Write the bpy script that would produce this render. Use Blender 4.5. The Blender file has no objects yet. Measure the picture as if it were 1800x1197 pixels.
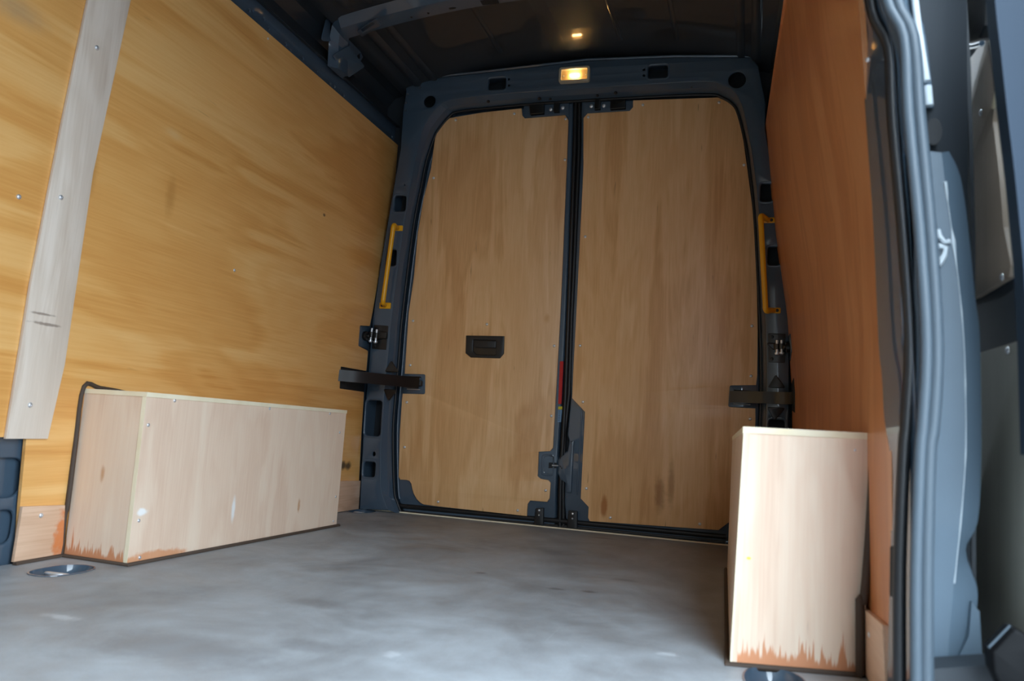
import bpy, bmesh, math, random
from mathutils import Vector, Matrix
from mathutils.geometry import tessellate_polygon
random.seed(7)
S = bpy.context.scene
COL = S.collection

# ------------------------------------------------------------------ camera, sky, exposure
cam_d = bpy.data.cameras.new('camera'); cam = bpy.data.objects.new('camera', cam_d); COL.objects.link(cam)
cam.matrix_world = Matrix((((0.956274,-0.029140,0.291016,0.77920),(0.285158,-0.128234,-0.949864,-3.33245),(0.064997,0.991316,-0.114318,0.39249),(0,0,0,1))))
cam_d.sensor_width = 36.0; cam_d.lens = 36.0*1389.60/1800.0
cam_d.clip_start = 0.02; cam_d.clip_end = 200
cam_d.dof.use_dof = True; cam_d.dof.focus_distance = 3.0; cam_d.dof.aperture_fstop = 4.0
S.camera = cam
S.view_settings.view_transform = 'Standard'; S.view_settings.look = 'None'
S.view_settings.exposure = 4.2; S.view_settings.gamma = 1.0; S.view_settings.use_curve_mapping = False
w = bpy.data.worlds.new('overcast_sky'); S.world = w; w.use_nodes = True
bg = w.node_tree.nodes['Background']; bg.inputs[1].default_value = 1.0
def sky_nodes(t):      # CIE overcast sky: the zenith three times as bright as the horizon
    g = t.nodes.new('ShaderNodeTexCoord'); sp = t.nodes.new('ShaderNodeSeparateXYZ'); t.links.new(g.outputs['Generated'], sp.inputs[0])
    r = t.nodes.new('ShaderNodeMapRange'); r.inputs[1].default_value = 0; r.inputs[2].default_value = 1; r.inputs[3].default_value = .38; r.inputs[4].default_value = 1.2
    t.links.new(sp.outputs[2], r.inputs[0])
    m = t.nodes.new('ShaderNodeMix'); m.data_type = 'RGBA'; m.blend_type = 'MULTIPLY'; m.inputs[0].default_value = 1; m.inputs[6].default_value = (0.74, 0.88, 1.0, 1)
    t.links.new(r.outputs[0], m.inputs[7]); t.links.new(m.outputs[2], bg.inputs[0])
sky_nodes(w.node_tree)
pl = bpy.data.lights.new('doorway_portal', 'AREA'); pl.shape = 'RECTANGLE'; pl.size = 1.5; pl.size_y = 1.75
pl.cycles.is_portal = True
po = bpy.data.objects.new('doorway_portal', pl); COL.objects.link(po)
po.matrix_world = Matrix(((0, 0, 1, 1.0), (1, 0, 0, -2.76), (0, 1, 0, 0.9), (0, 0, 0, 1)))   # its -Z looks into the van
S.cycles.max_bounces = 10; S.cycles.diffuse_bounces = 6; S.cycles.glossy_bounces = 5; S.cycles.transmission_bounces = 6
S.cycles.use_denoising = True; S.cycles.sample_clamp_indirect = 6.0

# ------------------------------------------------------------------ materials
def lin(v):
    v /= 255.0
    return v/12.92 if v <= 0.04045 else ((v+0.055)/1.055)**2.4
def c(r, g, b): return (lin(r), lin(g), lin(b), 1)
class NT:
    def __init__(self, name):
        self.m = bpy.data.materials.new(name); self.m.use_nodes = True
        self.t = self.m.node_tree; self.b = self.t.nodes['Principled BSDF']
    def n(self, typ, **kw):
        nd = self.t.nodes.new(typ)
        for k, v in kw.items(): setattr(nd, k, v)
        return nd
    def l(self, a, b): self.t.links.new(a, b)
    def co(self): return self.n('ShaderNodeNewGeometry').outputs['Position']
    def mapped(self, src, scale, loc=(0, 0, 0)):
        m = self.n('ShaderNodeMapping'); m.inputs['Scale'].default_value = scale; m.inputs['Location'].default_value = loc
        self.l(src, m.inputs['Vector']); return m.outputs[0]
    def noise(self, vec, scale=1, detail=4, rough=.55, dist=0):
        k = self.n('ShaderNodeTexNoise'); k.inputs['Scale'].default_value = scale; k.inputs['Detail'].default_value = detail
        k.inputs['Roughness'].default_value = rough; k.inputs['Distortion'].default_value = dist
        self.l(vec, k.inputs['Vector']); return k.outputs['Fac']
    def math(self, op, a, b=None, cl=False):
        k = self.n('ShaderNodeMath', operation=op, use_clamp=cl)
        for i, v in enumerate((a, b)):
            if v is None: continue
            if isinstance(v, (int, float)): k.inputs[i].default_value = v
            else: self.l(v, k.inputs[i])
        return k.outputs[0]
    def ramp(self, f, stops):
        k = self.n('ShaderNodeValToRGB'); e = k.color_ramp.elements
        while len(e) < len(stops): e.new(.5)
        for i, (p_, col) in enumerate(stops): e[i].position = p_; e[i].color = col
        self.l(f, k.inputs[0]); return k.outputs[0]
    def mrange(self, f, a, b, lo=0., hi=1.):
        k = self.n('ShaderNodeMapRange'); k.interpolation_type = 'SMOOTHSTEP'
        for i, v in enumerate((a, b, lo, hi)): k.inputs[i+1].default_value = v
        self.l(f, k.inputs[0]); return k.outputs[0]
    def mix(self, f, a, b, mode='MIX'):
        k = self.n('ShaderNodeMix', data_type='RGBA', blend_type=mode)
        if isinstance(f, (int, float)): k.inputs[0].default_value = f
        else: self.l(f, k.inputs[0])
        for i, v in ((6, a), (7, b)):
            if isinstance(v, tuple): k.inputs[i].default_value = v
            else: self.l(v, k.inputs[i])
        return k.outputs[2]
    def bump(self, h, s=.2, d=.002):
        k = self.n('ShaderNodeBump'); k.inputs['Strength'].default_value = s; k.inputs['Distance'].default_value = d
        self.l(h, k.inputs['Height']); self.l(k.outputs[0], self.b.inputs['Normal'])
    def spot(self, col, vec, cen, rad, colour, amt=1., soft=.45, ragged=0.):
        m = self.n('ShaderNodeMapping', vector_type='TEXTURE'); m.inputs['Location'].default_value = cen; m.inputs['Scale'].default_value = rad
        self.l(vec, m.inputs['Vector'])
        ln = self.n('ShaderNodeVectorMath', operation='LENGTH'); self.l(m.outputs[0], ln.inputs[0]); d = ln.outputs['Value']
        if ragged: d = self.math('ADD', d, self.math('MULTIPLY', self.math('SUBTRACT', self.noise(vec, 55, 3), .5), ragged))
        return self.mix(self.mrange(d, 1.0-soft, 1.0, amt, 0.), col, colour)
def simple(name, col, rough=.5, metal=0., coat=0., spec=.5):
    k = NT(name); k.b.inputs['Base Color'].default_value = col; k.b.inputs['Roughness'].default_value = rough
    k.b.inputs['Metallic'].default_value = metal; k.b.inputs['Coat Weight'].default_value = coat; k.b.inputs['Coat Roughness'].default_value = .06
    k.b.inputs['Specular IOR Level'].default_value = spec
    return k
def wood(name, light, mid, dark, axis, rough=.42, coat=0., across=9., along=.55, flecks=.5, big=1.6, contrast=1., spots=(), seed=0., post=None, spec=.4):
    """rotary-cut plywood veneer; axis = direction of the grain (0 x, 1 y, 2 z)"""
    k = NT(name); o = k.co()
    def sc(a, b): v = [a, a, a]; v[axis] = b; return tuple(v)
    lo = (seed, seed*1.7, seed*.6)
    wob = k.noise(k.mapped(o, sc(2.2, .8), lo), big, 3, .5, .6)
    bands = k.noise(k.mapped(o, sc(across, along), lo), 1., 5, .6, 1.1)
    ring = k.math('SINE', k.math('MULTIPLY', k.math('ADD', k.math('MULTIPLY', wob, 2.0), k.math('MULTIPLY', bands, 1.2)), 16.))
    fine = k.noise(k.mapped(o, sc(160., 4.), lo), 1., 3, .6)
    f = k.math('ADD', k.math('MULTIPLY', bands, .62*contrast), k.math('ADD', k.math('MULTIPLY', wob, .38*contrast), k.math('ADD', k.math('MULTIPLY', ring, .055*contrast), k.math('MULTIPLY', k.math('SUBTRACT', fine, .5), .26))))
    m_ = .5*contrast
    col = k.ramp(f, [(max(0., m_-.17), dark), (m_, mid), (min(1., m_+.17), light)])
    if flecks:
        fl = k.noise(k.mapped(o, sc(70., 7.), (seed+3, seed, 5)), 1., 2, .5)
        col = k.mix(k.mrange(fl, .72, .80, 0., flecks), col, tuple(x*.62 for x in dark[:3])+(1,))
    for s_ in spots: col = k.spot(col, o, *s_)
    if post: col = post(k, o, col)
    k.l(col, k.b.inputs['Base Color']); k.b.inputs['Roughness'].default_value = rough
    k.b.inputs['Coat Weight'].default_value = coat; k.b.inputs['Coat Roughness'].default_value = .28
    k.b.inputs['Specular IOR Level'].default_value = spec
    k.bump(fine, .05, .001)
    return k.m
def bleed(z0, amp, cen=None):
    """orange wood stain wicking up from the floor joint"""
    def f(k, o, col):
        sep = k.n('ShaderNodeSeparateXYZ'); k.l(o, sep.inputs[0])
        n1 = k.noise(k.mapped(o, (48, 48, .6)), 1., 4, .8)
        h = k.math('MULTIPLY', k.math('POWER', n1, 5.5), amp)
        d = k.math('SUBTRACT', sep.outputs[2], k.math('ADD', h, z0))
        f_ = k.mrange(d, -.006, .004, .85, 0.)
        return k.mix(f_, col, c(205, 128, 78))
    return f
M = {}
def paint(name, col, rough=.3, coat=.6):
    k = simple(name, col, rough, 0., coat, .3); k.b.inputs['Coat Roughness'].default_value = .04; o = k.co()
    n1 = k.noise(o, 420, 2, .5); k.bump(n1, .03, .0005)
    n2 = k.noise(o, 5, 4, .6)
    k.l(k.mix(k.mrange(n2, .3, .7, 0., .25), col, tuple(x*1.35 for x in col[:3])+(1,)), k.b.inputs['Base Color'])
    return k.m
M['paint'] = paint('grey_blue_paint', c(62, 79, 95), .5, 1.)
M['jamb'] = paint('jamb_paint_lit', c(88, 105, 119), .5, .12)  # body paint in a lighter copy, daylight on the jamb put into the colour
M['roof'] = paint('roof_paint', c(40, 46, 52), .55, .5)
M['opening_shade'] = simple('painted_opening_shade', c(24, 27, 31), .7).m  # flat dark plates carry the painted shade of holes and slots
M['skin'] = simple('outer_steel', c(40, 46, 52), .6).m
M['black'] = simple('black_plastic', c(26, 28, 30), .42).m
M['gloss_black'] = simple('black_painted_steel', c(18, 19, 20), .35, 0, .2).m
M['rubber'] = simple('black_rubber', c(20, 22, 25), .45).m
M['seal'] = simple('grey_rubber_seal', c(70, 82, 92), .5).m
M['steel'] = simple('zinc_steel', c(222, 224, 228), .36, .7).m
M['yellow'] = simple('yellow_paint', c(236, 172, 12), .4, 0, .3).m
M['red'] = simple('red_reflector', c(190, 22, 32), .3).m
M['label_yellow'] = simple('label_yellow', c(205, 190, 40), .5).m
M['label_blue'] = simple('label_blue', c(105, 140, 172), .5).m
M['sealant'] = simple('white_sealant', c(205, 215, 222), .5).m
M['mastic'] = simple('brown_mastic', c(72, 58, 48), .7).m
M['lamp_frame'] = simple('lamp_frame', c(176, 170, 150), .45).m
M['bulkhead'] = simple('bulkhead_grey', c(158, 150, 140), .6).m
M['flange'] = simple('flange_paint_shaded', c(30, 46, 62), .55, 0, 0, .2).m  # body paint darkened, the shading of the flange put into the colour
M['latch'] = simple('matt_black_latch', c(12, 13, 15), .6, 0, 0, .15).m
M['asphalt'] = simple('asphalt', c(84, 85, 87), .9).m
k = simple('lamp_reflector', c(235, 205, 150), .35); M['reflector'] = k.m
k = NT('lamp_lens'); k.b.inputs['Base Color'].default_value = (1, .93, .78, 1); k.b.inputs['Roughness'].default_value = .25
k.b.inputs['Transmission Weight'].default_value = 1.; k.b.inputs['IOR'].default_value = 1.2; M['lens'] = k.m
k = NT('bulb'); k.b.inputs['Emission Color'].default_value = (1., .70, .36, 1); k.b.inputs['Emission Strength'].default_value = 3.; M['bulb'] = k.m

GOLD = (c(238, 188, 120), c(228, 170, 98), c(214, 150, 78))
M['ply_left'] = wood('varnished_ply_left', *GOLD, 1, .33, .35, across=7, along=.5, flecks=.3, contrast=1., seed=2., big=1.1,
    spots=[((-.895, (-0.2252,0.2006)[0], (-0.2252,0.2006)[1]), (.03, .036, .026), c(70, 62, 50), .9, .7, .5), ((-.895, (-0.1786,0.1971)[0], (-0.1786,0.1971)[1]), (.03, .036, .026), c(70, 62, 50), .9, .7, .5),
           ((-.885, *(-1.7442,0.9958)), (.04, .03, .10), c(172, 118, 52), .5, .9, .3), ((-.885, *(-1.4497,1.0185)), (.04, .03, .09), c(176, 120, 54), .45, .9, .3),
           ((-.885, *(-1.4719,1.2026)), (.04, .05, .02), c(232, 196, 140), .45, .9, .4), ((-.885, *(-0.5978,1.2054)), (.03, .012, .008), c(60, 45, 30), .8, .5, .3),
           ((-.885, *(-2.0143,1.2925)), (.05, .12, .05), c(170, 150, 120), .5, .95, .3)])
M['ply_right_shaded'] = wood('varnished_ply_right_shaded', c(216, 151, 100), c(206, 135, 82), c(190, 116, 66), 2, .4, .25, across=6, along=.6, flecks=.3, seed=9., big=1.2)  # same golden ply; reddish bounce and shade put into the colour
TAN = (c(240, 198, 148), c(229, 182, 128), c(212, 160, 106))
M['ply_door'] = wood('door_ply', *TAN, 2, .38, .15, across=10, along=.45, flecks=.75, seed=5., big=1.4,
    spots=[((*(-0.0772,0.8898)[:1], 0, (-0.0772,0.8898)[1]), (.02, .1, .03), c(206, 140, 70), .6, .8, .4), ((*(0.2078,0.1089)[:1], -.01, (0.2078,0.1089)[1]), (.018, .1, .06), c(176, 108, 52), .8, .6, .3),
           (((0.4351,0.1752)[0], -.01, (0.4351,0.1752)[1]), (.03, .1, .10), c(150, 96, 52), .6, .8, .5), (((0.4791,0.2248)[0], -.01, (0.4791,0.2248)[1]), (.02, .1, .13), c(150, 96, 52), .5, .8, .5)])
BIR = (c(241, 220, 198), c(235, 209, 186), c(224, 192, 168))
M['birch_v'] = wood('birch_ply_upright', *BIR, 2, .5, 0, across=6, along=.7, flecks=.35, seed=4., contrast=.9, spots=[((-.80, -1.67, (-0.8436,0.2184)[1]), (.010, .02, .03), c(200, 150, 110), .8, .8, .5), (((0.7840,0.1913)[0], -1.79, (0.7840,0.1913)[1]), (.006, .03, .004), c(240, 215, 60), .9, .5, .6)], post=bleed(.010, .75))
M['birch_side'] = wood('birch_ply_box_side', *BIR, 2, .42, .1, across=5, along=.9, flecks=.35, seed=8., contrast=.9,
    spots=[((-.688, *(-1.6402,0.1296)), (.02, .025, .012), c(250, 250, 248), .9, .6, .8), ((-.688, *(-1.2645,0.1092)), (.03, .012, .05), c(245, 246, 246), .8, .7, .4),
           ((-.688, *(-0.9017,0.0960)), (.02, .012, .03), c(190, 135, 85), .7, .7, .8), ((-.688, *(-1.5790,0.0016)), (.03, .16, .03), c(214, 140, 88), .75, .35, .7)])
M['strip'] = wood('pale_ply_strip', c(228, 214, 200), c(216, 200, 184), c(202, 182, 164), 2, .5, 0, across=9, along=.9, flecks=.15, seed=6., spots=[((-.885, *(-1.8295,0.6032)), (.03, .05, .004), c(120, 100, 88), .7, .7, 1.2), ((-.885, *(-1.8155,0.5799)), (.03, .06, .005), c(120, 100, 88), .7, .7, 1.2)])
M['kick'] = wood('pale_ply_kick', c(230, 198, 172), c(216, 180, 152), c(196, 156, 126), 1, .5, 0, across=8, along=.6, flecks=.2, seed=1.,
    spots=[((-.9, *(-1.6763,0.0557)), (.03, .035, .09), c(206, 120, 64), .9, .5, 1.1), ((-.9, *(-1.7193,-0.0028)), (.03, .12, .012), c(206, 120, 64), .85, .5, .8)])
k = NT('ply_edge'); o = k.co(); n1 = k.noise(k.mapped(o, (12, 12, 12)), 1, 3)
k.l(k.ramp(n1, [(.3, c(236, 220, 186)), (.6, c(244, 232, 204))]), k.b.inputs['Base Color']); k.b.inputs['Roughness'].default_value = .6; M['edge'] = k.m
k = NT('grey_board_ply'); o = k.co(); n1 = k.noise(k.mapped(o, (4, 8, 1)), 1, 5)
k.l(k.ramp(n1, [(.3, c(180, 160, 140)), (.65, c(206, 186, 164))]), k.b.inputs['Base Color']); k.b.inputs['Roughness'].default_value = .4; M['door_board'] = k.m
k = NT('dark_board_ply'); o = k.co(); n1 = k.noise(k.mapped(o, (4, 8, 1)), 1, 5)
k.l(k.ramp(n1, [(.3, c(132, 132, 122)), (.65, c(158, 156, 144))]), k.b.inputs['Base Color']); k.b.inputs['Roughness'].default_value = .5; M['door_board_low'] = k.m
# floor: grey phenolic board, scuffed
k = NT('grey_phenolic_floor'); o = k.co()
a_ = k.noise(k.mapped(o, (2.2, 1.6, 1)), 1.4, 6, .65, .5); b_ = k.noise(o, 9, 5, .65); g_ = k.noise(o, 260, 2, .5)
f_ = k.math('ADD', k.math('MULTIPLY', a_, .6), k.math('ADD', k.math('MULTIPLY', b_, .3), k.math('MULTIPLY', g_, .1)))
col = k.ramp(f_, [(.33, c(118, 120, 122)), (.5, c(149, 154, 159)), (.66, c(172, 180, 187))])
scr = k.noise(k.mapped(o, (60, 2.2, 1), (2, 1, 0)), 1, 3, .5, .8)
col = k.mix(k.mrange(scr, .70, .78, 0, .25), col, c(186, 190, 194))
for (px, rx, ry, a) in [((0.0795,-1.1998), .022, .018, .6), ((0.3149,-1.2917), .03, .02, .6), ((0.3978,-1.2757), .026, .02, .65), ((0.4587,-1.0491), .05, .03, .3), ((-0.1115,-2.1766), .24, .11, .35), ((-0.0971,-1.7634), .10, .05, .3), ((0.0534,-2.0590), .08, .05, .3), ((0.2388,-0.1739), .07, .03, .5)]:
    col = k.spot(col, o, (px[0], px[1], 0), (rx, ry, .1), c(84, 80, 80), a, .7, .5)
for (px, rx, ry, a) in [((-0.4207,-2.1207), .055, .02, .5), ((0.6462,-1.7740), .03, .018, .6), ((0.2033,-2.0315), .02, .03, .4)]:
    col = k.spot(col, o, (px[0], px[1], 0), (rx, ry, .1), c(205, 212, 218), a, .8, 1.4)
k.l(col, k.b.inputs['Base Color']); k.l(k.mrange(b_, .3, .7, .42, .6), k.b.inputs['Roughness']); k.b.inputs['Specular IOR Level'].default_value = .35
k.bump(g_, .12, .0006); M['floor'] = k.m

# ------------------------------------------------------------------ surfaces of the van
LEAN = 0.04068; WX = -0.90188; WS = 0.01855
def rp(u, v, d): return Vector((u, -LEAN*v - d, v))                  # rear door plane (x, z), d towards the cargo
def lw(u, v, d): return Vector((WX + WS*v + d, u, v))                # left wall (y, z)
RPZ = [(-.5, .945), (.0, .945), (.6, .93), (.9, .905), (1.25, .85), (1.7, .80), (2.6, .72)]
def rx_(y, z):
    for (a, xa), (b, xb) in zip(RPZ, RPZ[1:]):
        if a <= z <= b: return xa + (xb-xa)*(z-a)/(b-a) - .03*y
    return .945 - .03*y
def rw(u, v, d): return Vector((rx_(u, v) - d, u, v))                # right wall (y, z)
def fX(x): return lambda u, v, d: Vector((x - d, u, v))              # plane facing -X
def fY(y): return lambda u, v, d: Vector((u, y - d, v))              # plane facing the camera side
def fZ(z): return lambda u, v, d: Vector((u, v, z + d))              # facing up

# ------------------------------------------------------------------ mesh helpers
def area(l): return .5*sum(a[0]*b[1]-b[0]*a[1] for a, b in zip(l, l[1:]+l[:1]))
def ccw(l): return list(l) if area(l) > 0 else list(l)[::-1]
def cw(l): return list(l) if area(l) < 0 else list(l)[::-1]
def offset(l, t):
    out = []; n = len(l)
    for i in range(n):
        a, b, d = Vector(l[i-1]), Vector(l[i]), Vector(l[(i+1) % n])
        e1 = (b-a).normalized() if (b-a).length > 1e-9 else Vector((1, 0)); e2 = (d-b).normalized() if (d-b).length > 1e-9 else e1
        n1 = Vector((-e1.y, e1.x)); n2 = Vector((-e2.y, e2.x)); m = n1+n2
        if m.length < 1e-6: m = n1.copy()
        m.normalize(); s = t/max(.35, m.dot(n1)); p_ = b+m*s; out.append((p_.x, p_.y))
    return out
def roundp(pts, r, n=4):
    out = []; N = len(pts)
    for i in range(N):
        a, b, d = Vector(pts[i-1]), Vector(pts[i]), Vector(pts[(i+1) % N])
        rr = r[i] if isinstance(r, (list, tuple)) else r
        u, v = (a-b), (d-b); lu, lv = u.length, v.length
        if rr <= 0 or lu < 1e-6 or lv < 1e-6: out.append((b.x, b.y)); continue
        u.normalize(); v.normalize(); co = max(-1, min(1, u.dot(v))); ang = math.acos(co)
        if ang > 2.9: out.append((b.x, b.y)); continue
        t = min(rr/math.tan(ang/2), lu*.45, lv*.45)
        p0, p2 = b+u*t, b+v*t
        for q in range(n+1):
            s = q/n; x = p0*(1-s)**2 + b*2*s*(1-s) + p2*s*s; out.append((x.x, x.y))
    return out
def circ(cx, cy, rx, ry=None, n=20): ry = ry or rx; return [(cx+rx*math.cos(2*math.pi*i/n), cy+ry*math.sin(2*math.pi*i/n)) for i in range(n)]
def rect(a, b, r=0., n=4):
    x0, x1 = sorted((a[0], b[0])); y0, y1 = sorted((a[1], b[1])); q = [(x0, y0), (x1, y0), (x1, y1), (x0, y1)]
    return roundp(q, r, n) if r else q
def smooth(pts, k=6):
    out = []; P = [Vector(p_) for p_ in pts]; n = len(P)
    for i in range(n-1):
        p0, p1, p2, p3 = P[max(0, i-1)], P[i], P[i+1], P[min(n-1, i+2)]
        for j in range(k):
            t = j/k
            out.append(.5*((2*p1)+(p2-p0)*t+(2*p0-5*p1+4*p2-p3)*t*t+(3*p1-p0-3*p2+p3)*t**3))
    out.append(P[-1]); return out
def tess(bm, loops, mp, d):
    vs = [[bm.verts.new(mp(u, v, d)) for u, v in l] for l in loops]; flat = [v for l in vs for v in l]
    for t in tessellate_polygon([[Vector((u, v, 0)) for u, v in l] for l in loops]):
        try: bm.faces.new([flat[i] for i in t])
        except ValueError: pass
    return vs
def bridge(bm, A, B, closed=True):
    n = len(A)
    for i in range(n if closed else n-1):
        j = (i+1) % n
        try: bm.faces.new((A[i], A[j], B[j], B[i]))
        except ValueError: pass
def plate(bm, outer, mp, d0, d1, holes=(), ch=0., seg=2, back=True):
    loops = [ccw(outer)] + [cw(h) for h in holes]; sg = 1 if d0 > d1 else -1
    fl = [offset(l, ch) for l in loops] if ch else loops
    prev = tess(bm, fl, mp, d0)
    if ch:
        for s in range(1, seg+1):
            a = s/seg*math.pi/2
            cur = [[bm.verts.new(mp(u, v, d0-sg*ch*(1-math.cos(a)))) for u, v in offset(l, ch*(1-math.sin(a)))] for l in loops]
            for A, B in zip(prev, cur): bridge(bm, A, B)
            prev = cur
    end = tess(bm, loops, mp, d1) if back else [[bm.verts.new(mp(u, v, d1)) for u, v in l] for l in loops]
    for A, B in zip(prev, end): bridge(bm, A, B)
    return bm
def loft(bm, rows, closed=False, caps=False):
    vs = [[bm.verts.new(p_) for p_ in r] for r in rows]
    for A, B in zip(vs, vs[1:]): bridge(bm, A, B, closed)
    if caps and closed:
        for r in (vs[0], vs[-1]):
            try: bm.faces.new(r)
            except ValueError: pass
    return vs
def tube(bm, pts, r, seg=10, cap=True, sq=None):
    P = [Vector(p_) for p_ in pts]; rows = []; up = None
    for i, p_ in enumerate(P):
        t = (P[min(i+1, len(P)-1)]-P[max(i-1, 0)]).normalized()
        if up is None:
            up = Vector((0, 0, 1)) if abs(t.z) < .9 else Vector((0, 1, 0))
        up = (up - t*up.dot(t)).normalized(); sd = t.cross(up)
        rr = r[i] if isinstance(r, (list, tuple)) else r
        if sq: rows.append([p_+sd*(sq[0]*a)+up*(sq[1]*b) for a, b in ((-1, -1), (1, -1), (1, 1), (-1, 1))])
        else: rows.append([p_+sd*(rr*math.cos(2*math.pi*q/seg))+up*(rr*math.sin(2*math.pi*q/seg)) for q in range(seg)])
    loft(bm, rows, True, cap); return bm
def sheet(bm, rows, t):
    """an open grid of points given thickness t, as one closed shell"""
    t = Vector(t); loft(bm, [[Vector(p_) for p_ in r] + [Vector(p_)+t for p_ in r][::-1] for r in rows], True, False)
    for r in (rows[0], rows[-1]):
        v = [bm.verts.new(Vector(p_)) for p_ in r]; q = [bm.verts.new(Vector(p_)+t) for p_ in r]; bridge(bm, v, q, False)
    bmesh.ops.remove_doubles(bm, verts=bm.verts, dist=1e-6); return bm
def ribbon(bm, A, B, thick):
    """slab between two 3-D polylines, thickened along vector thick"""
    t = Vector(thick); loft(bm, [[Vector(a), Vector(b), Vector(b)+t, Vector(a)+t] for a, b in zip(A, B)], True, True); return bm
def slab(bm, q, thick):
    """a quad of 3-D points thickened along a vector"""
    t = Vector(thick); loft(bm, [[Vector(p_) for p_ in q], [Vector(p_)+t for p_ in q]], True, True); return bm
def block(bm, cen, size, rot=None, ch=0.):
    x, y, z = size; mt = Matrix.Translation(Vector(cen)) @ (rot.to_4x4() if rot else Matrix())
    plate(bm, rect((-x/2, -y/2), (x/2, y/2)), lambda u, v, d: mt @ Vector((u, v, d)), z/2, -z/2, ch=ch); return bm
def dome(bm, cen, nrm, r, h, seg=12):
    n = Vector(nrm).normalized(); a = n.orthogonal().normalized(); b = n.cross(a); cen = Vector(cen)
    prof = [(r, -.002), (r, h*.25), (r*.82, h*.72), (r*.45, h*.97), (r*.22, h)]
    vs = loft(bm, [[cen+n*z+(a*math.cos(2*math.pi*i/seg)+b*math.sin(2*math.pi*i/seg))*q for i in range(seg)] for q, z in prof], True)
    inner = [bm.verts.new(v.co-n*h*.5) for v in vs[-1]]; bridge(bm, vs[-1], inner); bm.faces.new(inner); return bm
ORG = {}
def finish(o, bm, mat, parent, ang=24):
    bmesh.ops.recalc_face_normals(bm, faces=bm.faces)
    for e in bm.edges:
        if len(e.link_faces) == 2 and e.calc_face_angle(0) > math.radians(ang): e.smooth = False
    for f in bm.faces: f.smooth = True
    bm.to_mesh(o.data); bm.free(); o.data.materials.append(mat)
def obj(name, bm, mat, parent=None, label=None, org=None, ang=24):
    me = bpy.data.meshes.new(name); o = bpy.data.objects.new(name, me); COL.objects.link(o)
    if parent is not None:
        g = ORG[parent.name]; bmesh.ops.translate(bm, verts=bm.verts, vec=-g); o.parent = parent; ORG[o.name] = g
    else:
        g = Vector(org) if org else Vector((0, 0, 0))
        bmesh.ops.translate(bm, verts=bm.verts, vec=-g); o.location = g; ORG[o.name] = g
    finish(o, bm, mat, parent, ang)
    if label: o['label'] = label
    return o
def tag(o, label, cat, group=None, kind=None):
    o['label'] = label; o['category'] = cat
    if group: o['group'] = group
    if kind: o['kind'] = kind
    return o
def thing(name, label, cat, loc, group=None, kind=None):
    o = bpy.data.objects.new(name, None); COL.objects.link(o); o.location = loc; o.empty_display_size = .05
    ORG[o.name] = Vector(loc); return tag(o, label, cat, group, kind)
def part_empty(name, parent, label):
    o = bpy.data.objects.new(name, None); COL.objects.link(o); o.parent = parent; o['label'] = label; o.empty_display_size = .03
    ORG[o.name] = ORG[parent.name]; return o
B = bmesh.new
SCREWS = {}
def screw(parent, pos, nrm, r=.0062, name='screw', mat='steel'):
    """dome-headed screws share one mesh per facing direction"""
    key = (tuple(round(x, 2) for x in nrm), r, mat)
    if key not in SCREWS:
        bm = dome(B(), (0, 0, 0), nrm, r, r*.55); me = bpy.data.meshes.new(name); tmp = bpy.data.objects.new('tmp', me); finish(tmp, bm, M[mat], None, 40); bpy.data.objects.remove(tmp); SCREWS[key] = me
    o = bpy.data.objects.new(name, SCREWS[key]); COL.objects.link(o); o.parent = parent; o.location = Vector(pos)-ORG[parent.name]; return o
NL = (1, 0, -WS); NR = (0, -1, -LEAN); NW = (-1, 0, -.06)

# ------------------------------------------------------------------ floor
rings = [('front_left', [(-0.7828,-1.8633),(-0.7995,-1.8143),(-0.8039,-1.7617),(-0.7813,-1.7244),(-0.7455,-1.7254),(-0.7183,-1.7700),(-0.7115,-1.8180),(-0.7148,-1.8544),(-0.7372,-1.8793)]),
         ('rear_left', [(-0.8887,-0.1549),(-0.9001,-0.0862),(-0.8742,-0.0379),(-0.8301,-0.0353),(-0.8061,-0.0890),(-0.8069,-0.1690),(-0.8425,-0.1951)]),
         ('front_right', [(0.7897,-1.8692),(0.8028,-1.8373),(0.8268,-1.8150),(0.8603,-1.8018),(0.8765,-1.8143),(0.8718,-1.8480),(0.8521,-1.8820),(0.8112,-1.9041),(0.7951,-1.8932)])]
def ell(l):
    cx = sum(p_[0] for p_ in l)/len(l); cy = sum(p_[1] for p_ in l)/len(l)
    return cx, cy
RC = []
for nm, l in rings:
    cx, cy = ell(l); xs = [p_[0] for p_ in l]; ys = [p_[1] for p_ in l]
    RC.append((cx, cy, (max(xs)-min(xs))/2, (max(ys)-min(ys))/2))
def stad(cx, cy, a, b, n=28): return [(cx+a*math.copysign(abs(math.cos(t))**.85, math.cos(t)), cy+b*math.copysign(abs(math.sin(t))**.85, math.sin(t))) for t in [2*math.pi*i/n for i in range(n)]]
RSZ = [(.050, .075), (.050, .075), (.050, .075)]
bm = B(); plate(bm, [(-.905, -3.46), (1.03, -3.46), (1.03, -2.1), (1.0, -1.95), (.95, -.012), (-.905, -.012)], fZ(0), 0, -.02,
    holes=[stad(cx, cy, *RSZ[i]) for i, (cx, cy, _, _) in enumerate(RC)])
fl = tag(obj('floor', bm, M['floor']), 'scuffed grey phenolic ply load floor with a pale rear edge', 'floor', kind='structure')
bm = B(); block(bm, (.02, -.006, -.0055), (1.84, .012, .02)); obj('edging', bm, M['edge'], fl, 'pale cut edge of the floor board')
bm = B(); plate(bm, [(-.97, -3.55), (1.12, -3.55), (1.12, -2.1), (1.06, -1.9), (1.02, .02), (-.97, .02)], fZ(0), -.05, -.07)
obj('underfloor', bm, M['skin'], fl)
where = ['beside the front corner of the long left wheel box', 'at the rear left foot of the door pillar', 'in front of the right wheel box']
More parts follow.
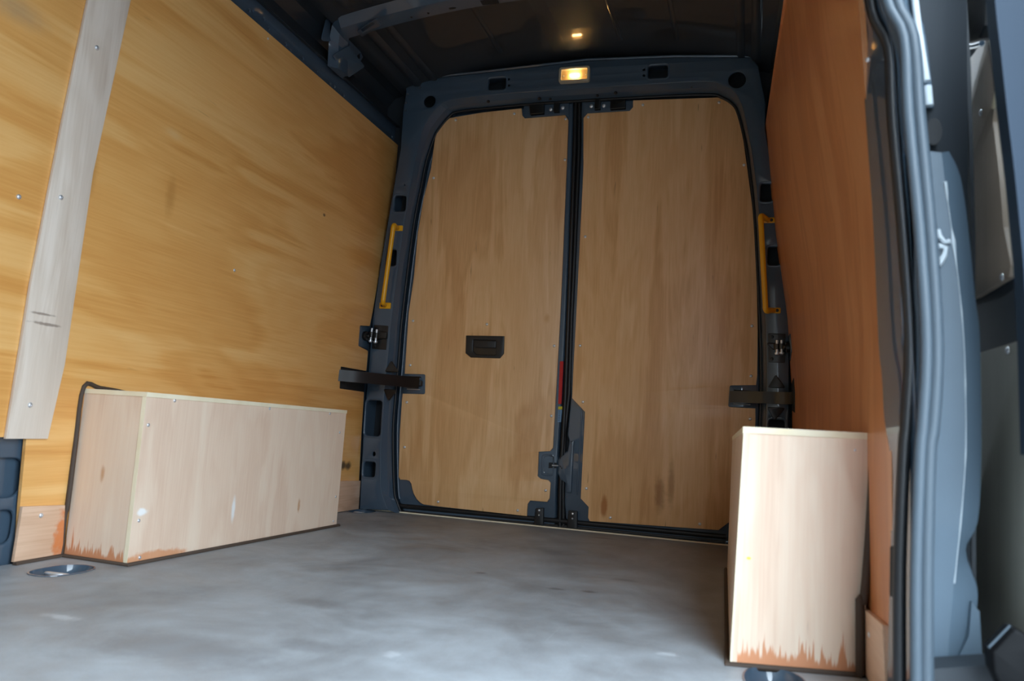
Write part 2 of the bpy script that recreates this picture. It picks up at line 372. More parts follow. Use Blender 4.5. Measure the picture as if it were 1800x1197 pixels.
for i, (cx, cy, _, _) in enumerate(RC):
    a, b = RSZ[i]
    t = thing('lashing_ring', 'oval recessed lashing ring ' + where[i], 'tie-down', (cx, cy, 0), 'floor tie-downs')
    bm = B(); lo = stad(cx, cy, a, b)
    loft(bm, [[Vector((cx+(u-cx)*s, cy+(v-cy)*s, z)) for u, v in lo] for s, z in ((1.06, .0005), (1.05, .0022), (1.0, .0022), (.99, -.002), (.9, -.02), (.6, -.032), (.1, -.034))], True)
    obj('cup', bm, M['paint'], t, ang=60)
    bm = B(); rp_ = [(cx+.030*math.cos(q)*1., cy+.035*math.sin(q), -.010 - .008*math.sin(q)) for q in [2*math.pi*j/20 for j in range(21)]]
    tube(bm, rp_, .0045, 8, False); obj('ring', bm, M['steel'], t)
    bm = B(); dome(bm, (cx, cy-b*.55, -.022), (0, 0, 1), .012, .008); obj('bolt', bm, M['steel'], t)

# ------------------------------------------------------------------ left wall
bm = B()
wl_out = [(-3.48, -.05), (-.02, -.05), (-.02, 1.815), (-3.48, 1.80)]
cant = []
for q in [(-1.0980,1.7657),(-1.1817,1.7508),(-1.1634,1.7568),(-1.0664,1.7469),(-0.9571,1.7457),(-0.9246,1.7357),(-0.8402,1.7485),(-0.7387,1.7445),(-0.6346,1.7383),(-0.5988,1.7449),(-0.5207,1.7405),(-0.4444,1.7133),(-0.3443,1.7141),(-0.2672,1.7166),(-0.8008,1.7173),(-0.0519,1.7444)]:
    if q[1] < 1.79: cant.append(circ(q[0], q[1], .0045, .0045, 8))
press = [rect((-1.9499,0.2517), (-1.8004,0.1576), .03), rect((-1.9292,0.1282), (-1.8048,0.0468), .025)]
plate(bm, wl_out, lw, -.016, -.022, holes=cant+press, ch=.006)
wl_ = tag(obj('wall_left', bm, M['paint']), 'grey blue painted steel side wall showing above and below the ply lining', 'wall', kind='structure')
bm = B()
for l in press: plate(bm, offset(ccw(l), -.012), lw, -.034, -.036)
obj('pressed_recess', bm, M['paint'], wl_)['kind'] = 'stuff'
bm = B(); plate(bm, [(-3.55, -.07), (.06, -.07), (.06, 2.1), (-3.55, 2.1)], lw, -.07, -.08); obj('outer_skin', bm, M['skin'], wl_)

T = .009
# main left lining panel (right of the cover strip)
notch = [(-0.1123,0.8266),(-0.2059,0.8154),(-0.1998,0.7246),(-0.1037,0.7129)]; notch2 = [(-0.1004,0.6224),(-0.3362,0.6201),(-0.3257,0.5263),(-0.1013,0.5267)]
jo = (-1.8434,0.5898)[0]
out = [(0.0392,1.7153), (0.0062,1.5773), (-0.0502,1.2257), (-0.0989,0.8943)] + notch + notch2 + [(-0.0864,0.3477), (-0.0624,0.1283), ((-0.0435,0.0182)[0], .004), (-1.795, .004), ((-1.8184,0.1510)[0]+.01, .14), ((-1.8186,0.2979)[0], .30), (-1.79, .5), (-1.77, 1.73), (-1.3, 1.719)]
tr = [.0]*len(out)
for i in range(4, 12): tr[i] = .006
bm = B(); plate(bm, roundp(out, tr), lw, 0, -T)
pm = tag(obj('plywood_panel', bm, M['ply_left'], org=(WX, -1.8, 0)), 'golden varnished plywood lining panel behind the left wheel box, reaching to the rear door pillar', 'panel', 'plywood wall lining')
for q in [(-1.7553,0.8707),(-1.1149,0.8676),(-1.0878,1.6978),(0.0047,1.6388)]: screw(pm, lw(*q, 0), NL, .0055 if q[1] < 1.5 else .0045)
# front left lining panel
bm = B(); plate(bm, [(-3.4, .302), (-1.83, .302), (-1.80, .6), (-1.79, 1.0), (-1.78, 1.73), (-3.4, 1.73)], lw, -.001, -T)
pf = tag(obj('plywood_panel', bm, M['ply_left'], org=(WX, -3.4, .302)), 'golden varnished plywood lining panel in front of the pale cover strip, left picture edge', 'panel', 'plywood wall lining')
screw(pf, lw(*(-1.9365,0.8659), 0), NL)
# cover strip
st = [(-1.7021,1.4978), (-1.7416,0.9920), (-1.7352,0.4022), (-1.7635,0.2998), (-1.8802,0.2986), (-1.8681,0.5307), (-1.8571,1.0298), (-1.8347,1.4219)]
st = [((-1.6926,1.5962)[0], (-1.6926,1.5962)[1]), (-1.7021,1.4978), (-1.7434,0.9914), (-1.7451,0.4883), (-1.7635,0.2998), (-1.8802,0.2986), (-1.8760,0.6677), (-1.8564,1.0741), (-1.8347,1.4219), (-1.8320,1.5103)]
bm = B(); plate(bm, st, lw, .008, .0005, ch=.001)
cs = tag(obj('cover_strip', bm, M['strip'], org=(WX, -1.85, .3)), 'pale unvarnished plywood strip screwed over the joint of the left lining panels', 'cover strip')
for q in [(-1.7894,1.3094),(-1.8296,0.8974),(-1.8289,0.3805)]: screw(cs, lw(*q, .008), NL, .0065)
# kick boards
bm = B(); plate(bm, [(-1.8082,0.1368), (-1.6826,0.1316), (-1.6689,0.0034), (-1.665, .006), (-1.81, .006)], lw, .009, .0005, ch=.0008)
kb = tag(obj('kick_board', bm, M['kick'], org=(WX, -1.74, 0)), 'short pale kick board with orange stain at the front foot of the left wheel box', 'kick board', 'kick boards along the wall foot')
screw(kb, lw(*(-1.7524,0.1115), .009), NL)
bm = B(); plate(bm, [(-0.2361,0.1352), (-0.0624,0.1283), ((-0.0523,0.0087)[0], .003), ((-0.2513,0.0229)[0]-.12, .003), ((-0.2758,0.1368)[0]-.12, (-0.2361,0.1352)[1])], lw, .008, .0005, ch=.0008)
kb = tag(obj('kick_board', bm, M['kick'], org=(WX, -.15, 0)), 'short pale kick board between the left wheel box and the rear door pillar', 'kick board', 'kick boards along the wall foot')

# ------------------------------------------------------------------ right wall
def zrows(z0, z1, n): return [z0+(z1-z0)*i/n for i in range(n+1)]
def yfront(z): # front edge of the right panel
    P = [(-.1, -1.93), (.24, -1.95), (.41, -1.955), (.58, -1.89), (.88, -1.905), (1.0, -1.955), (1.13, -2.01), (1.75, -2.2)]
    for (a, ya), (b, yb) in zip(P, P[1:]):
        if a <= z <= b: return ya+(yb-ya)*(z-a)/(b-a)
    return P[-1][1]
bm = B(); rows = []
for z in zrows(.004, 1.70, 34):
    y0, y1 = yfront(z), -.075
    ys = [y0+(y1-y0)*i/12 for i in range(13)]
    top = z
    rows.append([Vector((rx_(y, top), y, top - (.07*(-y-.0)/1.2 if z > 1.69 else 0))) for y in ys])
sheet(bm, rows, (.009, 0, 0))
pr = tag(obj('plywood_panel', bm, M['ply_right_shaded'], org=(.99, -1.9, 0)), 'varnished plywood lining panel, red brown shade put into its colour, curving up the right wall behind the right wheel box', 'panel', 'plywood wall lining')
bm = B(); sheet(bm, [[Vector((rx_(y, z)+.02, y, z)) for y in (-1.9, -1.2, -.6, .02)] for z in zrows(-.05, 1.85, 20)], (.006, 0, 0))
wr_ = tag(obj('wall_right', bm, M['paint']), 'painted steel right side wall behind the right ply lining', 'wall', kind='structure')
bm = B(); sheet(bm, [[Vector((1.10-.05*max(0, z-.9), y, z)) for y in (-1.98, .06)] for z in zrows(-.07, 2.1, 8)], (.006, 0, 0)); obj('outer_skin', bm, M['skin'], wr_)
bm = B(); block(bm, (.99, -2.75, 1.92), (.08, 1.62, .40)); block(bm, (.98, -3.5, .95), (.06, .08, 2.1)); obj('doorway_surround', bm, M['paint'], wr_)['kind'] = 'stuff'  # unseen doorway head, set low to keep light off the upper bay
bm = B(); plate(bm, [(-1.7128,0.1160), (-1.9106,0.1256), (-1.93, .004), (-1.735, .004)], rw, .009, .0005, ch=.0008)
kb = tag(obj('kick_board', bm, M['kick'], org=(.99, -1.85, 0)), 'short pale kick board at the front outer foot of the right wheel box', 'kick board', 'kick boards along the wall foot')
screw(kb, rw(*(-1.7894,0.0839), .009), NW, .005)

# front bulkhead, behind the camera
bm = B(); plate(bm, [(-.97, -.05), (1.0, -.05), (1.0, 2.1), (-.97, 2.1)], lambda u, v, d: Vector((u, -3.50+d, v)), 0, -.02)
tag(obj('wall_front', bm, M['bulkhead']), 'grey bulkhead closing the load bay behind the camera', 'wall', kind='structure')
bm = B(); plate(bm, [(-14, -16), (16, -16), (16, 14), (-14, 14)], fZ(-.62), 0, -.05)
tag(obj('exterior_ground', bm, M['asphalt']), 'grey asphalt outside the van', 'ground', kind='structure')

# ------------------------------------------------------------------ rear frame
FE = [(-0.7433,0.0110),(-0.7725,0.0684),(-0.7875,0.1223),(-0.8010,0.3462),(-0.8013,0.5068),(-0.7936,0.7126),(-0.7869,0.8966),(-0.7579,1.2890),(-0.7314,1.5212),(-0.7227,1.6006),(-0.6996,1.7196),(-0.6752,1.7771),(-0.6365,1.8284),(-0.5775,1.8649),(-0.4085,1.8783),(-0.1495,1.8827),(0.2918,1.8815),(0.5570,1.8784),(0.6282,1.8591),(0.6765,1.8272),(0.7120,1.7607),(0.7425,1.6290),(0.7608,1.5297),(0.7887,1.3173),(0.8214,0.9198),(0.8340,0.6978),(0.8359,0.4759),(0.8175,0.1566),(0.8044,0.0250)]
BI = [(-0.7091,-0.0046),(-0.7350,0.0460),(-0.7529,0.1002),(-0.7762,0.3486),(-0.7764,0.5109),(-0.7712,0.7189),(-0.7671,0.9048),(-0.7404,1.3017),(-0.7117,1.5096),(-0.6960,1.6166),(-0.6636,1.7283),(-0.6460,1.7625),(-0.5988,1.8193),(-0.5583,1.8439),(-0.4231,1.8521),(-0.1609,1.8602),(0.2864,1.8607),(0.5692,1.8551),(0.6273,1.8392),(0.6763,1.8046),(0.7004,1.7574),(0.7285,1.6479),(0.7471,1.5469),(0.7756,1.3312),(0.8068,0.9273),(0.8197,0.7017),(0.8217,0.4762),(0.8074,0.1521),(0.7943,0.0119)]
def sm2(l): return [(p_.x, p_.y) for p_ in smooth([Vector((a, b, 0)) for a, b in l], 4)]
FE = sm2(FE); BI = sm2(BI)
OUT = [(0.8919,0.0339),(0.9074,0.1539),(0.9223,0.4592),(0.9210,0.5909),(0.9149,0.8345),(0.9002,0.9977),(0.8799,1.2084),(0.8436,1.4455),(0.8030,1.6590),(0.8021,1.7719),(0.7691,1.9282),(0.7392,1.9687),(0.4323,1.9924),(0.0608,2.0060),(-0.3879,1.9874),(-0.6999,1.9773),(-0.7999,1.9761),(-0.7907,1.9266),(-0.8007,1.8216),(-0.8003,1.6519),(-0.8220,1.4706),(-0.8643,1.0999),(-0.8843,0.8633),(-0.8908,0.5255),(-0.8944,0.3455),(-0.8857,0.0031)]
wr = thing('wall_rear', 'dark grey blue steel frame around the rear doors with access holes', 'wall', (0, 0, 0), kind='structure')
def rbox(px0, px1, r): return rect(px0, px1, r)
holes = [rbox((-0.8136,1.4331), (-0.7571,1.3603), .012), rbox((-0.8357,1.1816), (-0.7877,1.1079), .012), rbox((-0.8854,0.4923), (-0.8085,0.3331), .018), rbox((-0.8791,0.2164), (-0.8232,0.1497), .012),
         circ(*(-0.8336,0.2527), .007, .010, 10), rbox((-0.3889,1.9585), (-0.3082,1.9059), .012), rbox((0.3244,1.9636), (0.4048,1.9108), .012),
         circ(*(-0.2947,1.9493), .005, n=8), circ(*(-0.2931,1.9205), .005, n=8), circ(*(0.3058,1.9500), .005, n=8), circ(*(0.3068,1.9251), .005, n=8),
         circ(*(-0.6702,1.8705), .028, n=24), circ(*(0.6883,1.8790), .034, n=24),
         rbox((0.7917,1.4424), (0.8391,1.3717), .012), rbox((0.8269,1.1859), (0.8738,1.1151), .012), rbox((0.8499,0.5054), (0.9079,0.4540), .015), circ(*(-0.7685,1.4825), .003, n=6)]
bm = B(); plate(bm, FE+OUT, rp, .06, .054, holes=holes, ch=.005, seg=2)
fr = obj('door_frame', bm, M['paint'], wr)
bm = B()
for h_ in holes[:4]+holes[5:7]+holes[13:16]:
    lo_ = ccw(h_); a1 = offset(lo_, -.010); a2 = offset(lo_, -.006); a3 = offset(lo_, -.001)
    loft(bm, [[rp(u, v, d) for u, v in l] for l, d in ((a1, .0605), (a2, .0622), (a3, .058), (lo_, .050))], True)
obj('hole_rim', bm, M['paint'], wr, ang=70)['kind'] = 'stuff'
bm = B(); sheet(bm, [[rp(u, v, .058) for u, v in FE], [rp(u*.35+x*.65, v*.35+z*.65, .035) for (u, v), (x, z) in zip(FE, BI)], [rp(x, z, .012) for x, z in BI], [rp(x*.997, z*.997-.004, -.04) for x, z in BI]], (0, .002, .001))
obj('frame_return', bm, M['paint'], wr, ang=9)
# door seal between frame and doors
bm = B(); SE = [((x-.03)*.988+.03, z*.994-.002) for x, z in BI]
pts = [rp(x, z, .012) for x, z in SE]
tube(bm, [rp((x-.03)*.995+.03, z*.997-.001, .002) for x, z in BI], .0065, 8)
obj('door_seal', bm, M['rubber'], wr, 'black rubber seal around the rear doors', ang=60)
bm = B(); tube(bm, [rp(-.73, .004, -.020), rp(.70, .010, -.020)], .014, 8); tube(bm, [rp(-.73, .028, -.014), rp(.70, .032, -.014)], .013, 8); obj('sill_seal', bm, M['rubber'], wr, ang=60)
# dark backs of the holes, the closed skin outside
bm = B(); plate(bm, [(-1.0, -.07), (1.02, -.07), (1.0, 1.2), (.9, 2.12), (-.97, 2.12)], rp, -.055, -.065); obj('outer_skin', bm, M['skin'], wr)
bm = B(); sheet(bm, [[rp(u, v, d) for u, v in OUT] for d in (.0575, -.05)], (0, 0, .002)); obj('frame_side', bm, M['paint'], wr)
# weld notches along the header and small bolts in the underside
bm = B()
for q in [(-0.3926,1.8622),(-0.1536,1.8607),(0.1851,1.8649),(0.5052,1.8714)]: dome(bm, rp(*q, .037), (0, -.6, -1), .008, .004, 10)
for q in [(-0.1203,1.8707),(-0.1067,1.8595),(0.0961,1.8750),(0.1042,1.8618)]: dome(bm, rp(*q, .028), (0, -.6, -1), .006, .003, 10)
obj('bolt', bm, M['gloss_black'], wr)['kind'] = 'stuff'
# ledge above the header
HL = [(-0.6999,1.9773),(-0.3879,1.9874),(0.0608,2.0060),(0.4323,1.9924),(0.7392,1.9687)]
bm = B(); tube(bm, [rp(u, v+.004, .063) for u, v in HL], .006, 6); obj('header_flange', bm, M['paint'], wr)

# ------------------------------------------------------------------ ceiling
def zroof(x): return 2.034 - .085*((x-.03)/.80)**2
prof = [(-.866, 1.80), (-.90, 1.806), (-.935, 1.83), (-.94, 1.90), (-.90, 1.945), (-.845, 1.962), (-.835, 1.935), (-.80, 1.935), (-.79, zroof(-.79)-.004)]
xs = [-.77+.05*i for i in range(33)]
full = prof + [(x, zroof(x)) for x in xs if x < .82]
full += [(.85, zroof(.85)-.004), (.862, 1.935), (.895, 1.935), (.90, 1.955), (.95, 1.94), (.985, 1.90), (.98, 1.83), (.86, 1.80)]
bm = B(); sheet(bm, [[Vector((x, y, z)) for x, z in full] for y in (-3.5, -2.4, -1.2, -.6, -.3, -.1, .0)], (0, 0, .004))
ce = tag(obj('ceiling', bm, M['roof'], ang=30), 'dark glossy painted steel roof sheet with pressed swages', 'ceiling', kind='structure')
# the two long swages by the left roof edge and two fine ones further in
def roofrib(x, y0, y1, wd, h):
    rows = []
    for y in (y0, y0+.03, y1-.04, y1):
        hh = h if y0 < y < y1 else .001
        rows.append([Vector((x-wd, y, zroof(x-wd)+.001)), Vector((x-wd*.55, y, zroof(x)-hh)), Vector((x+wd*.55, y, zroof(x)-hh)), Vector((x+wd, y, zroof(x+wd)+.001))])
    b = B(); loft(b, rows); return b
for x, wd, h, y1 in ((-.735, .022, .012, -.10), (-.655, .018, .010, -.12), (-.30, .012, .003, -.25), (-.05, .04, .0015, -.2), (.22, .012, .003, -.25), (.45, .012, .003, -.25), (.70, .018, .008, -.12), (.76, .02, .010, -.10)):
    obj('roof_rib', roofrib(x, -.66, y1, wd, h), M['roof'], ce, ang=60)
    obj('roof_rib', roofrib(x, -1.9, -.80, wd, h), M['roof'], ce, ang=60)
# roof bows
def bow(y):
    b = B(); rows = []
    end = [(-.866, 1.785, 1, 0, .075), (-.866, 1.84, .97, -.25, .07), (-.858, 1.89, .85, -.5, .055), (-.835, 1.93, .6, -.8, .03)]
    path = end + [(x, zroof(x)-.002, 0, -1, 0) for x in [-.795+.06*i for i in range(28)]] + [(.06-x-.002, z, -nx, nz, q) for x, z, nx, nz, q in end[::-1]]
    for x, z, nx, nz, q in path:
        rows.append([Vector((x+nx*h, y+q+dy, z+nz*h)) for dy, h in ((-.075, 0), (-.045, .030), (-.022, .036), (.022, .036), (.03, .012), (.05, 0))])
    loft(b, rows, True, True); return b
for y in (-.70, -1.6, -2.5): obj('roof_bow', bow(y), M['paint'], ce, ang=20)
bm = B()
for x in (-.52, -.45, -.36, -.14, .2, .4): plate(bm, circ(x, -.70, .006 if x != -.36 else .024, .006, 12), fZ(0), zroof(x)-.0385, zroof(x)-.037)
plate(bm, [(-.30, -.682), (-.17, -.682), (-.17, -.715), (-.30, -.715)], fZ(0), zroof(-.23)-.0385, zroof(-.23)-.037)
obj('bow_hole_shade', bm, M['opening_shade'], ce)['kind'] = 'stuff'  # dark discs on the underside, hole shade as colour
# bracket that carries the bow on the left cant rail
def bracket(sx, y, xe, mat):
    b = B()
    X = lambda d: xe + sx*d
    cols = [[Vector((X(0.0), y+dy, 1.775)), Vector((X(.012), y+dy, 1.80)), Vector((X(.035), y+dy, 1.825)), Vector((X(.022), y+dy, 1.86)), Vector((X(.012), y+dy, 1.92)), Vector((X(.03), y+dy, 1.95)), Vector((X(.085), y+dy, 1.962))] for dy in (-.055, -.05, .03, .035)]
    for i in (0, 3): cols[i] = [v-Vector((sx*.03, 0, 0)) for v in cols[i]]
    sheet(b, cols, (-sx*.003, 0, .001))
    return b
bm = B(); plate(bm, roundp([(-0.7778,1.8479),(-0.7597,1.9464),(-0.6671,1.9992),(-0.6650,1.9035)], .012), lw, .012, .008, holes=[circ(*(-0.7085,1.9360), .016, .024, 14)], ch=.002)
obj('bracket_flange', bm, M['paint'], ce)
bm = B(); plate(bm, roundp([(-0.7149,1.8202),(-0.6476,1.8898),(-0.4884,1.8793),(-0.5611,1.8000)], .008), lambda u, v, d: lw(u, v, .012+(v-1.78)*.35+d), .004, 0, ch=.002); obj('bracket_foot', bm, M['paint'], ce)
bm = B(); plate(bm, roundp([(-0.6528,1.9356),(-0.5820,1.9626),(-0.4831,1.9249),(-0.5053,1.8863),(-0.6149,1.8917)], .006), lambda u, v, d: lw(u, v, .02+(v-1.8)*.1+d), .0, -.004, holes=[roundp([(-0.6344,1.9159),(-0.6149,1.9357),(-0.6014,1.9181),(-0.6211,1.8984)], .002), roundp([(-0.5305,1.9090),(-0.5102,1.9317),(-0.5006,1.9112),(-0.5169,1.8932)], .002)], ch=.001); obj('bracket_gusset', bm, M['paint'], ce)
bm = B(); plate(bm, roundp([(-0.7374,-0.6794),(-0.7320,-0.7280),(-0.6103,-0.8058),(-0.6134,-0.7558)], .008), fZ(1.905), -.002, .002, holes=[roundp([(-0.7158,-0.7164),(-0.7121,-0.7379),(-0.6390,-0.7815),(-0.6402,-0.7647)], .010)], ch=.001)
obj('bow_gusset', bm, M['paint'], ce)
# welding lumps at the pillar head
bm = B()
for q in [(-0.7811,1.9098),(-0.7869,1.8696),(-0.7874,1.8345),(-0.7444,1.9587),(-0.7231,1.9384)]: dome(bm, rp(*q, .062), (0, -1, 0), .006, .004, 8)
obj('sealant_bead', bm, M['seal'], wr)['kind'] = 'stuff'

# ------------------------------------------------------------------ interior lamp
lc = (0.0076,1.9428); ltl = rp(*lc, .062)
lamp = thing('interior_lamp', 'lit rectangular interior lamp on the header above the rear doors', 'lamp', ltl)
lw_, lh_ = .068, .034
bm = B(); plate(bm, rect((lc[0]-lw_, lc[1]-lh_), (lc[0]+lw_, lc[1]+lh_), .012), rp, .080, .060, holes=[rect((lc[0]-lw_+.010, lc[1]-lh_+.010), (lc[0]+lw_-.010, lc[1]+lh_-.010), .006)], ch=.003); obj('lamp_frame', bm, M['lamp_frame'], lamp)
bm = B(); plate(bm, rect((lc[0]-lw_+.010, lc[1]-lh_+.010), (lc[0]+lw_-.010, lc[1]+lh_-.010), .006), rp, .064, .061); obj('reflector', bm, M['reflector'], lamp)
bm = B(); plate(bm, rect((lc[0]-lw_+.0105, lc[1]-lh_+.0105), (lc[0]+lw_-.0105, lc[1]+lh_-.0105), .005), rp, .0775, .0755); obj('lens', bm, M['lens'], lamp)
bm = B(); tube(bm, [rp(lc[0]-.020, lc[1], .069), rp(lc[0]-.017, lc[1], .069), rp(lc[0]+.017, lc[1], .069), rp(lc[0]+.020, lc[1], .069)], [.002, .005, .005, .002], 10); obj('bulb', bm, M['bulb'], lamp)
bm = B(); [dome(bm, rp(lc[0]+s*.05, lc[1], .0655), NR, .003, .0015, 8) for s in (-1, 1)]; obj('screw', bm, M['steel'], lamp)['kind'] = 'stuff'

# ------------------------------------------------------------------ rear doors
D0 = -.008
def inset_loop(l, sx, sz): return [((x-.03)*sx+.03, z*sz) for x, z in l]
IN = [((x-.03)*.988+.03, z*.994-.002) for x, z in BI]
nb = len(IN); mid = 15*4
# split at the centre gap
L1 = [q for q in IN if q[0] < -.03]; R2 = [q for q in IN if q[0] > .06]
g1 = [(-0.0104,1.8562),(-0.0053,1.6453),(0.0005,1.2150),(0.0038,0.8915),(0.0046,0.5727),(-0.0020,0.3059),(-0.0022,0.1619),(0.0032,0.0074)]
g2 = [(0.0253,1.8592),(0.0330,1.6437),(0.0334,1.2148),(0.0339,0.8921),(0.0360,0.6960),(0.0407,0.5501),(0.0334,0.3950),(0.0420,0.3715),(0.0367,0.3278),(0.0056,0.3040),(-0.0033,0.2817),(-0.0014,0.2242),(0.0104,0.2084),(0.0334,0.1935),(0.0353,0.1055),(0.0498,0.0119)]
d1 = thing('door_1', 'left rear cargo door with plywood inner panel, black pull handle and red reflector strip', 'door', rp(-.75, 0, 0), kind='structure')
d2 = thing('door_2', 'right rear cargo door with plywood inner panel and no handle', 'door', rp(.77, 0, 0), kind='structure')
pocket1 = rect((-0.0799,0.3077), (-0.0098,0.2140), .012); 
bm = B(); plate(bm, L1 + g1, rp, D0, -.045, ch=.012, seg=3); obj('door_shell', bm, M['paint'], d1)
bm = B(); plate(bm, g2[::-1] + R2 if False else R2[::-1] + g2, rp, D0, -.045, ch=.010, seg=3); obj('door_shell', bm, M['paint'], d2)
# raised stampings around door edges
bm = B(); tube(bm, [rp(x+.010, z, D0-.002) for x, z in L1[6:44]], .006, 8); obj('edge_fold', bm, M['paint'], d1, ang=60)
P1 = [(-0.6545,1.7324),(-0.6667,1.5712),(-0.6945,1.4326),(-0.7122,1.2726),(-0.7181,1.0657),(-0.7325,0.9021),(-0.7330,0.6226),(-0.6320,0.6242),(-0.6271,0.5345),(-0.7366,0.5317),(-0.7385,0.4980),(-0.7385,0.3563),(-0.7302,0.1574),(-0.7223,0.1453),(-0.6916,0.1465),(-0.6775,0.1438),(-0.6669,0.1320),(-0.6597,0.1073),(-0.6514,0.0878),(-0.6361,0.0664),(-0.6186,0.0529),(-0.6017,0.0456),(-0.5332,0.0429),(-0.1237,0.0385),(-0.1227,0.0891),(-0.1122,0.1055),(-0.0367,0.1063),(-0.0275,0.1215),(-0.0259,0.1863),(-0.0364,0.1975),(-0.0717,0.2007),(-0.0849,0.2105),(-0.0853,0.3146),(-0.0352,0.3205),(-0.0234,0.3346),(-0.0192,0.9282),(-0.0239,1.6078),(-0.0268,1.7721),(-0.0418,1.7935),(-0.2263,1.7887),(-0.2405,1.8044),(-0.2449,1.8362),(-0.4257,1.8279),(-0.5888,1.8101),(-0.6289,1.7744)]
r1 = [0]*len(P1)
for i in (7, 8): r1[i] = .008
bm = B(); plate(bm, roundp(P1, r1), rp, .004, -.006, ch=.001)
pp1 = obj('plywood_panel', bm, M['ply_door'], d1)
for q in [(-0.5584,1.7988),(-0.2772,1.8127),(-0.0390,1.7762),(-0.0324,1.5914),(-0.6509,1.5292),(-0.7083,0.8653),(-0.3508,0.8580),(-0.0396,0.7714),(-0.7085,0.6622),(-0.7138,0.4939),(-0.0369,0.4705),(-0.7110,0.2915),(-0.0457,0.1537),(-0.5329,0.0632),(-0.1644,0.0592)]: screw(pp1, rp(*q, .004), NR)
P2 = [(0.0522,1.5439),(0.0420,1.7761),(0.0588,1.7956),(0.2434,1.7964),(0.2575,1.8122),(0.2562,1.8426),(0.6110,1.8332),(0.6691,1.8102),(0.6956,1.7626),(0.7197,1.6384),(0.7390,1.5180),(0.7694,1.3182),(0.7872,1.0841),(0.7982,0.8531),(0.8010,0.6793),(0.7977,0.6405),(0.6960,0.6345),(0.6930,0.5475),(0.7976,0.5474),(0.7996,0.4978),(0.7938,0.2503),(0.7728,0.2307),(0.7383,0.2189),(0.7269,0.1664),(0.7096,0.0910),(0.6712,0.0571),(0.1507,0.0427),(0.1428,0.0561),(0.1431,0.1008),(0.1076,0.1331),(0.1090,0.4958),(0.0506,0.5506),(0.0501,0.6880),(0.0514,0.8925)]
r2 = [0]*len(P2)
for i in (16, 17): r2[i] = .008
bm = B(); plate(bm, roundp(P2, r2), rp, .004, -.006, ch=.001)
pp2 = obj('plywood_panel', bm, M['ply_door'], d2)
for q in [(0.0629,1.7784),(0.2992,1.8194),(0.6165,1.8116),(0.7242,1.5410),(0.0740,0.7762),(0.7749,0.8773),(0.7771,0.6757),(0.7792,0.5044),(0.0980,0.5374),(0.1297,0.1766),(0.2360,0.0651),(0.5977,0.0740),(0.0743,1.2484)]: screw(pp2, rp(*q, .004), NR)
# centre seals between the doors
bm = B(); ga = [(-0.0001,1.8555),(0.0050,1.6449),(0.0107,1.2149),(0.0139,0.8917),(0.0171,0.5733),(0.0154,0.3071),(0.0151,0.1633),(0.0207,0.0020)]; gb = [(0.0153,1.8546),(0.0228,1.6441),(0.0258,1.2148),(0.0264,0.8920),(0.0320,0.5740),(0.0205,0.4038),(0.0250,0.1641),(0.0355,0.0034)]
tube(bm, [rp(u, v, -.012) for u, v in ga], .010, 8); tube(bm, [rp(u, v, -.018) for u, v in gb], .010, 8); obj('centre_seal', bm, M['rubber'], d1, 'black rubber seal in the gap between the doors', ang=60)
# red reflector strip, warning label
rs = [(-0.0121,0.7064),(0.0029,0.7069),(0.0033,0.5239),(-0.0104,0.5232)]
bm = B(); plate(bm, rs, rp, -.002, D0-.004); obj('reflector_strip', bm, M['red'], d1, 'narrow red reflector strip on the door edge')
bm = B(); plate(bm, [(-0.0099,0.5123),(0.0076,0.5132),(0.0072,0.5011),(-0.0103,0.5001)], rp, -.004, D0-.004); obj('warning_label', bm, M['label_yellow'], d1, 'small yellow head of a warning label')
bm = B(); plate(bm, [(-0.0102,0.4989),(0.0068,0.4998),(0.0049,0.4464),(-0.0100,0.4455)], rp, -.0045, D0-.004); lb = obj('warning_label', bm, M['label_blue'], d1, 'small blue grey warning label')
bm = B()
for i in range(7):
    t_ = i/7; a = Vector((-0.0075,0.4942)).lerp(Vector((-0.0081,0.4481)), t_); plate(bm, rect((a.x, a.y), (a.x+.008, a.y-.002)), rp, -.0041, -.0046)
obj('label_print', bm, M['black'], lb)['kind'] = 'stuff'
# pull handle
hx = [(-0.4443,0.8047),(-0.2658,0.8070),(-0.2640,0.7293),(-0.2812,0.7086),(-0.4168,0.7076),(-0.4422,0.7257)]
hd = B(); inn = [(-0.4081,0.7866),(-0.3015,0.7859),(-0.3006,0.7255),(-0.3162,0.7212),(-0.3908,0.7224),(-0.4078,0.7370)]
plate(hd, hx, rp, .012, .0, holes=[roundp(inn, .004)], ch=.004); hz = obj('handle_bezel', hd, M['black'], d1, 'black plastic handle bezel with clipped lower corners')
bm = B(); plate(bm, offset(ccw(inn), -.004), rp, .0052, .001); obj('handle_cup', bm, M['gloss_black'], hz)
bm = B(); plate(bm, roundp([(-0.4032,0.7847),(-0.3021,0.7838),(-0.3016,0.7524),(-0.4012,0.7518)], .004), rp, .013, .0055, ch=.003); obj('lever', bm, M['black'], hz)
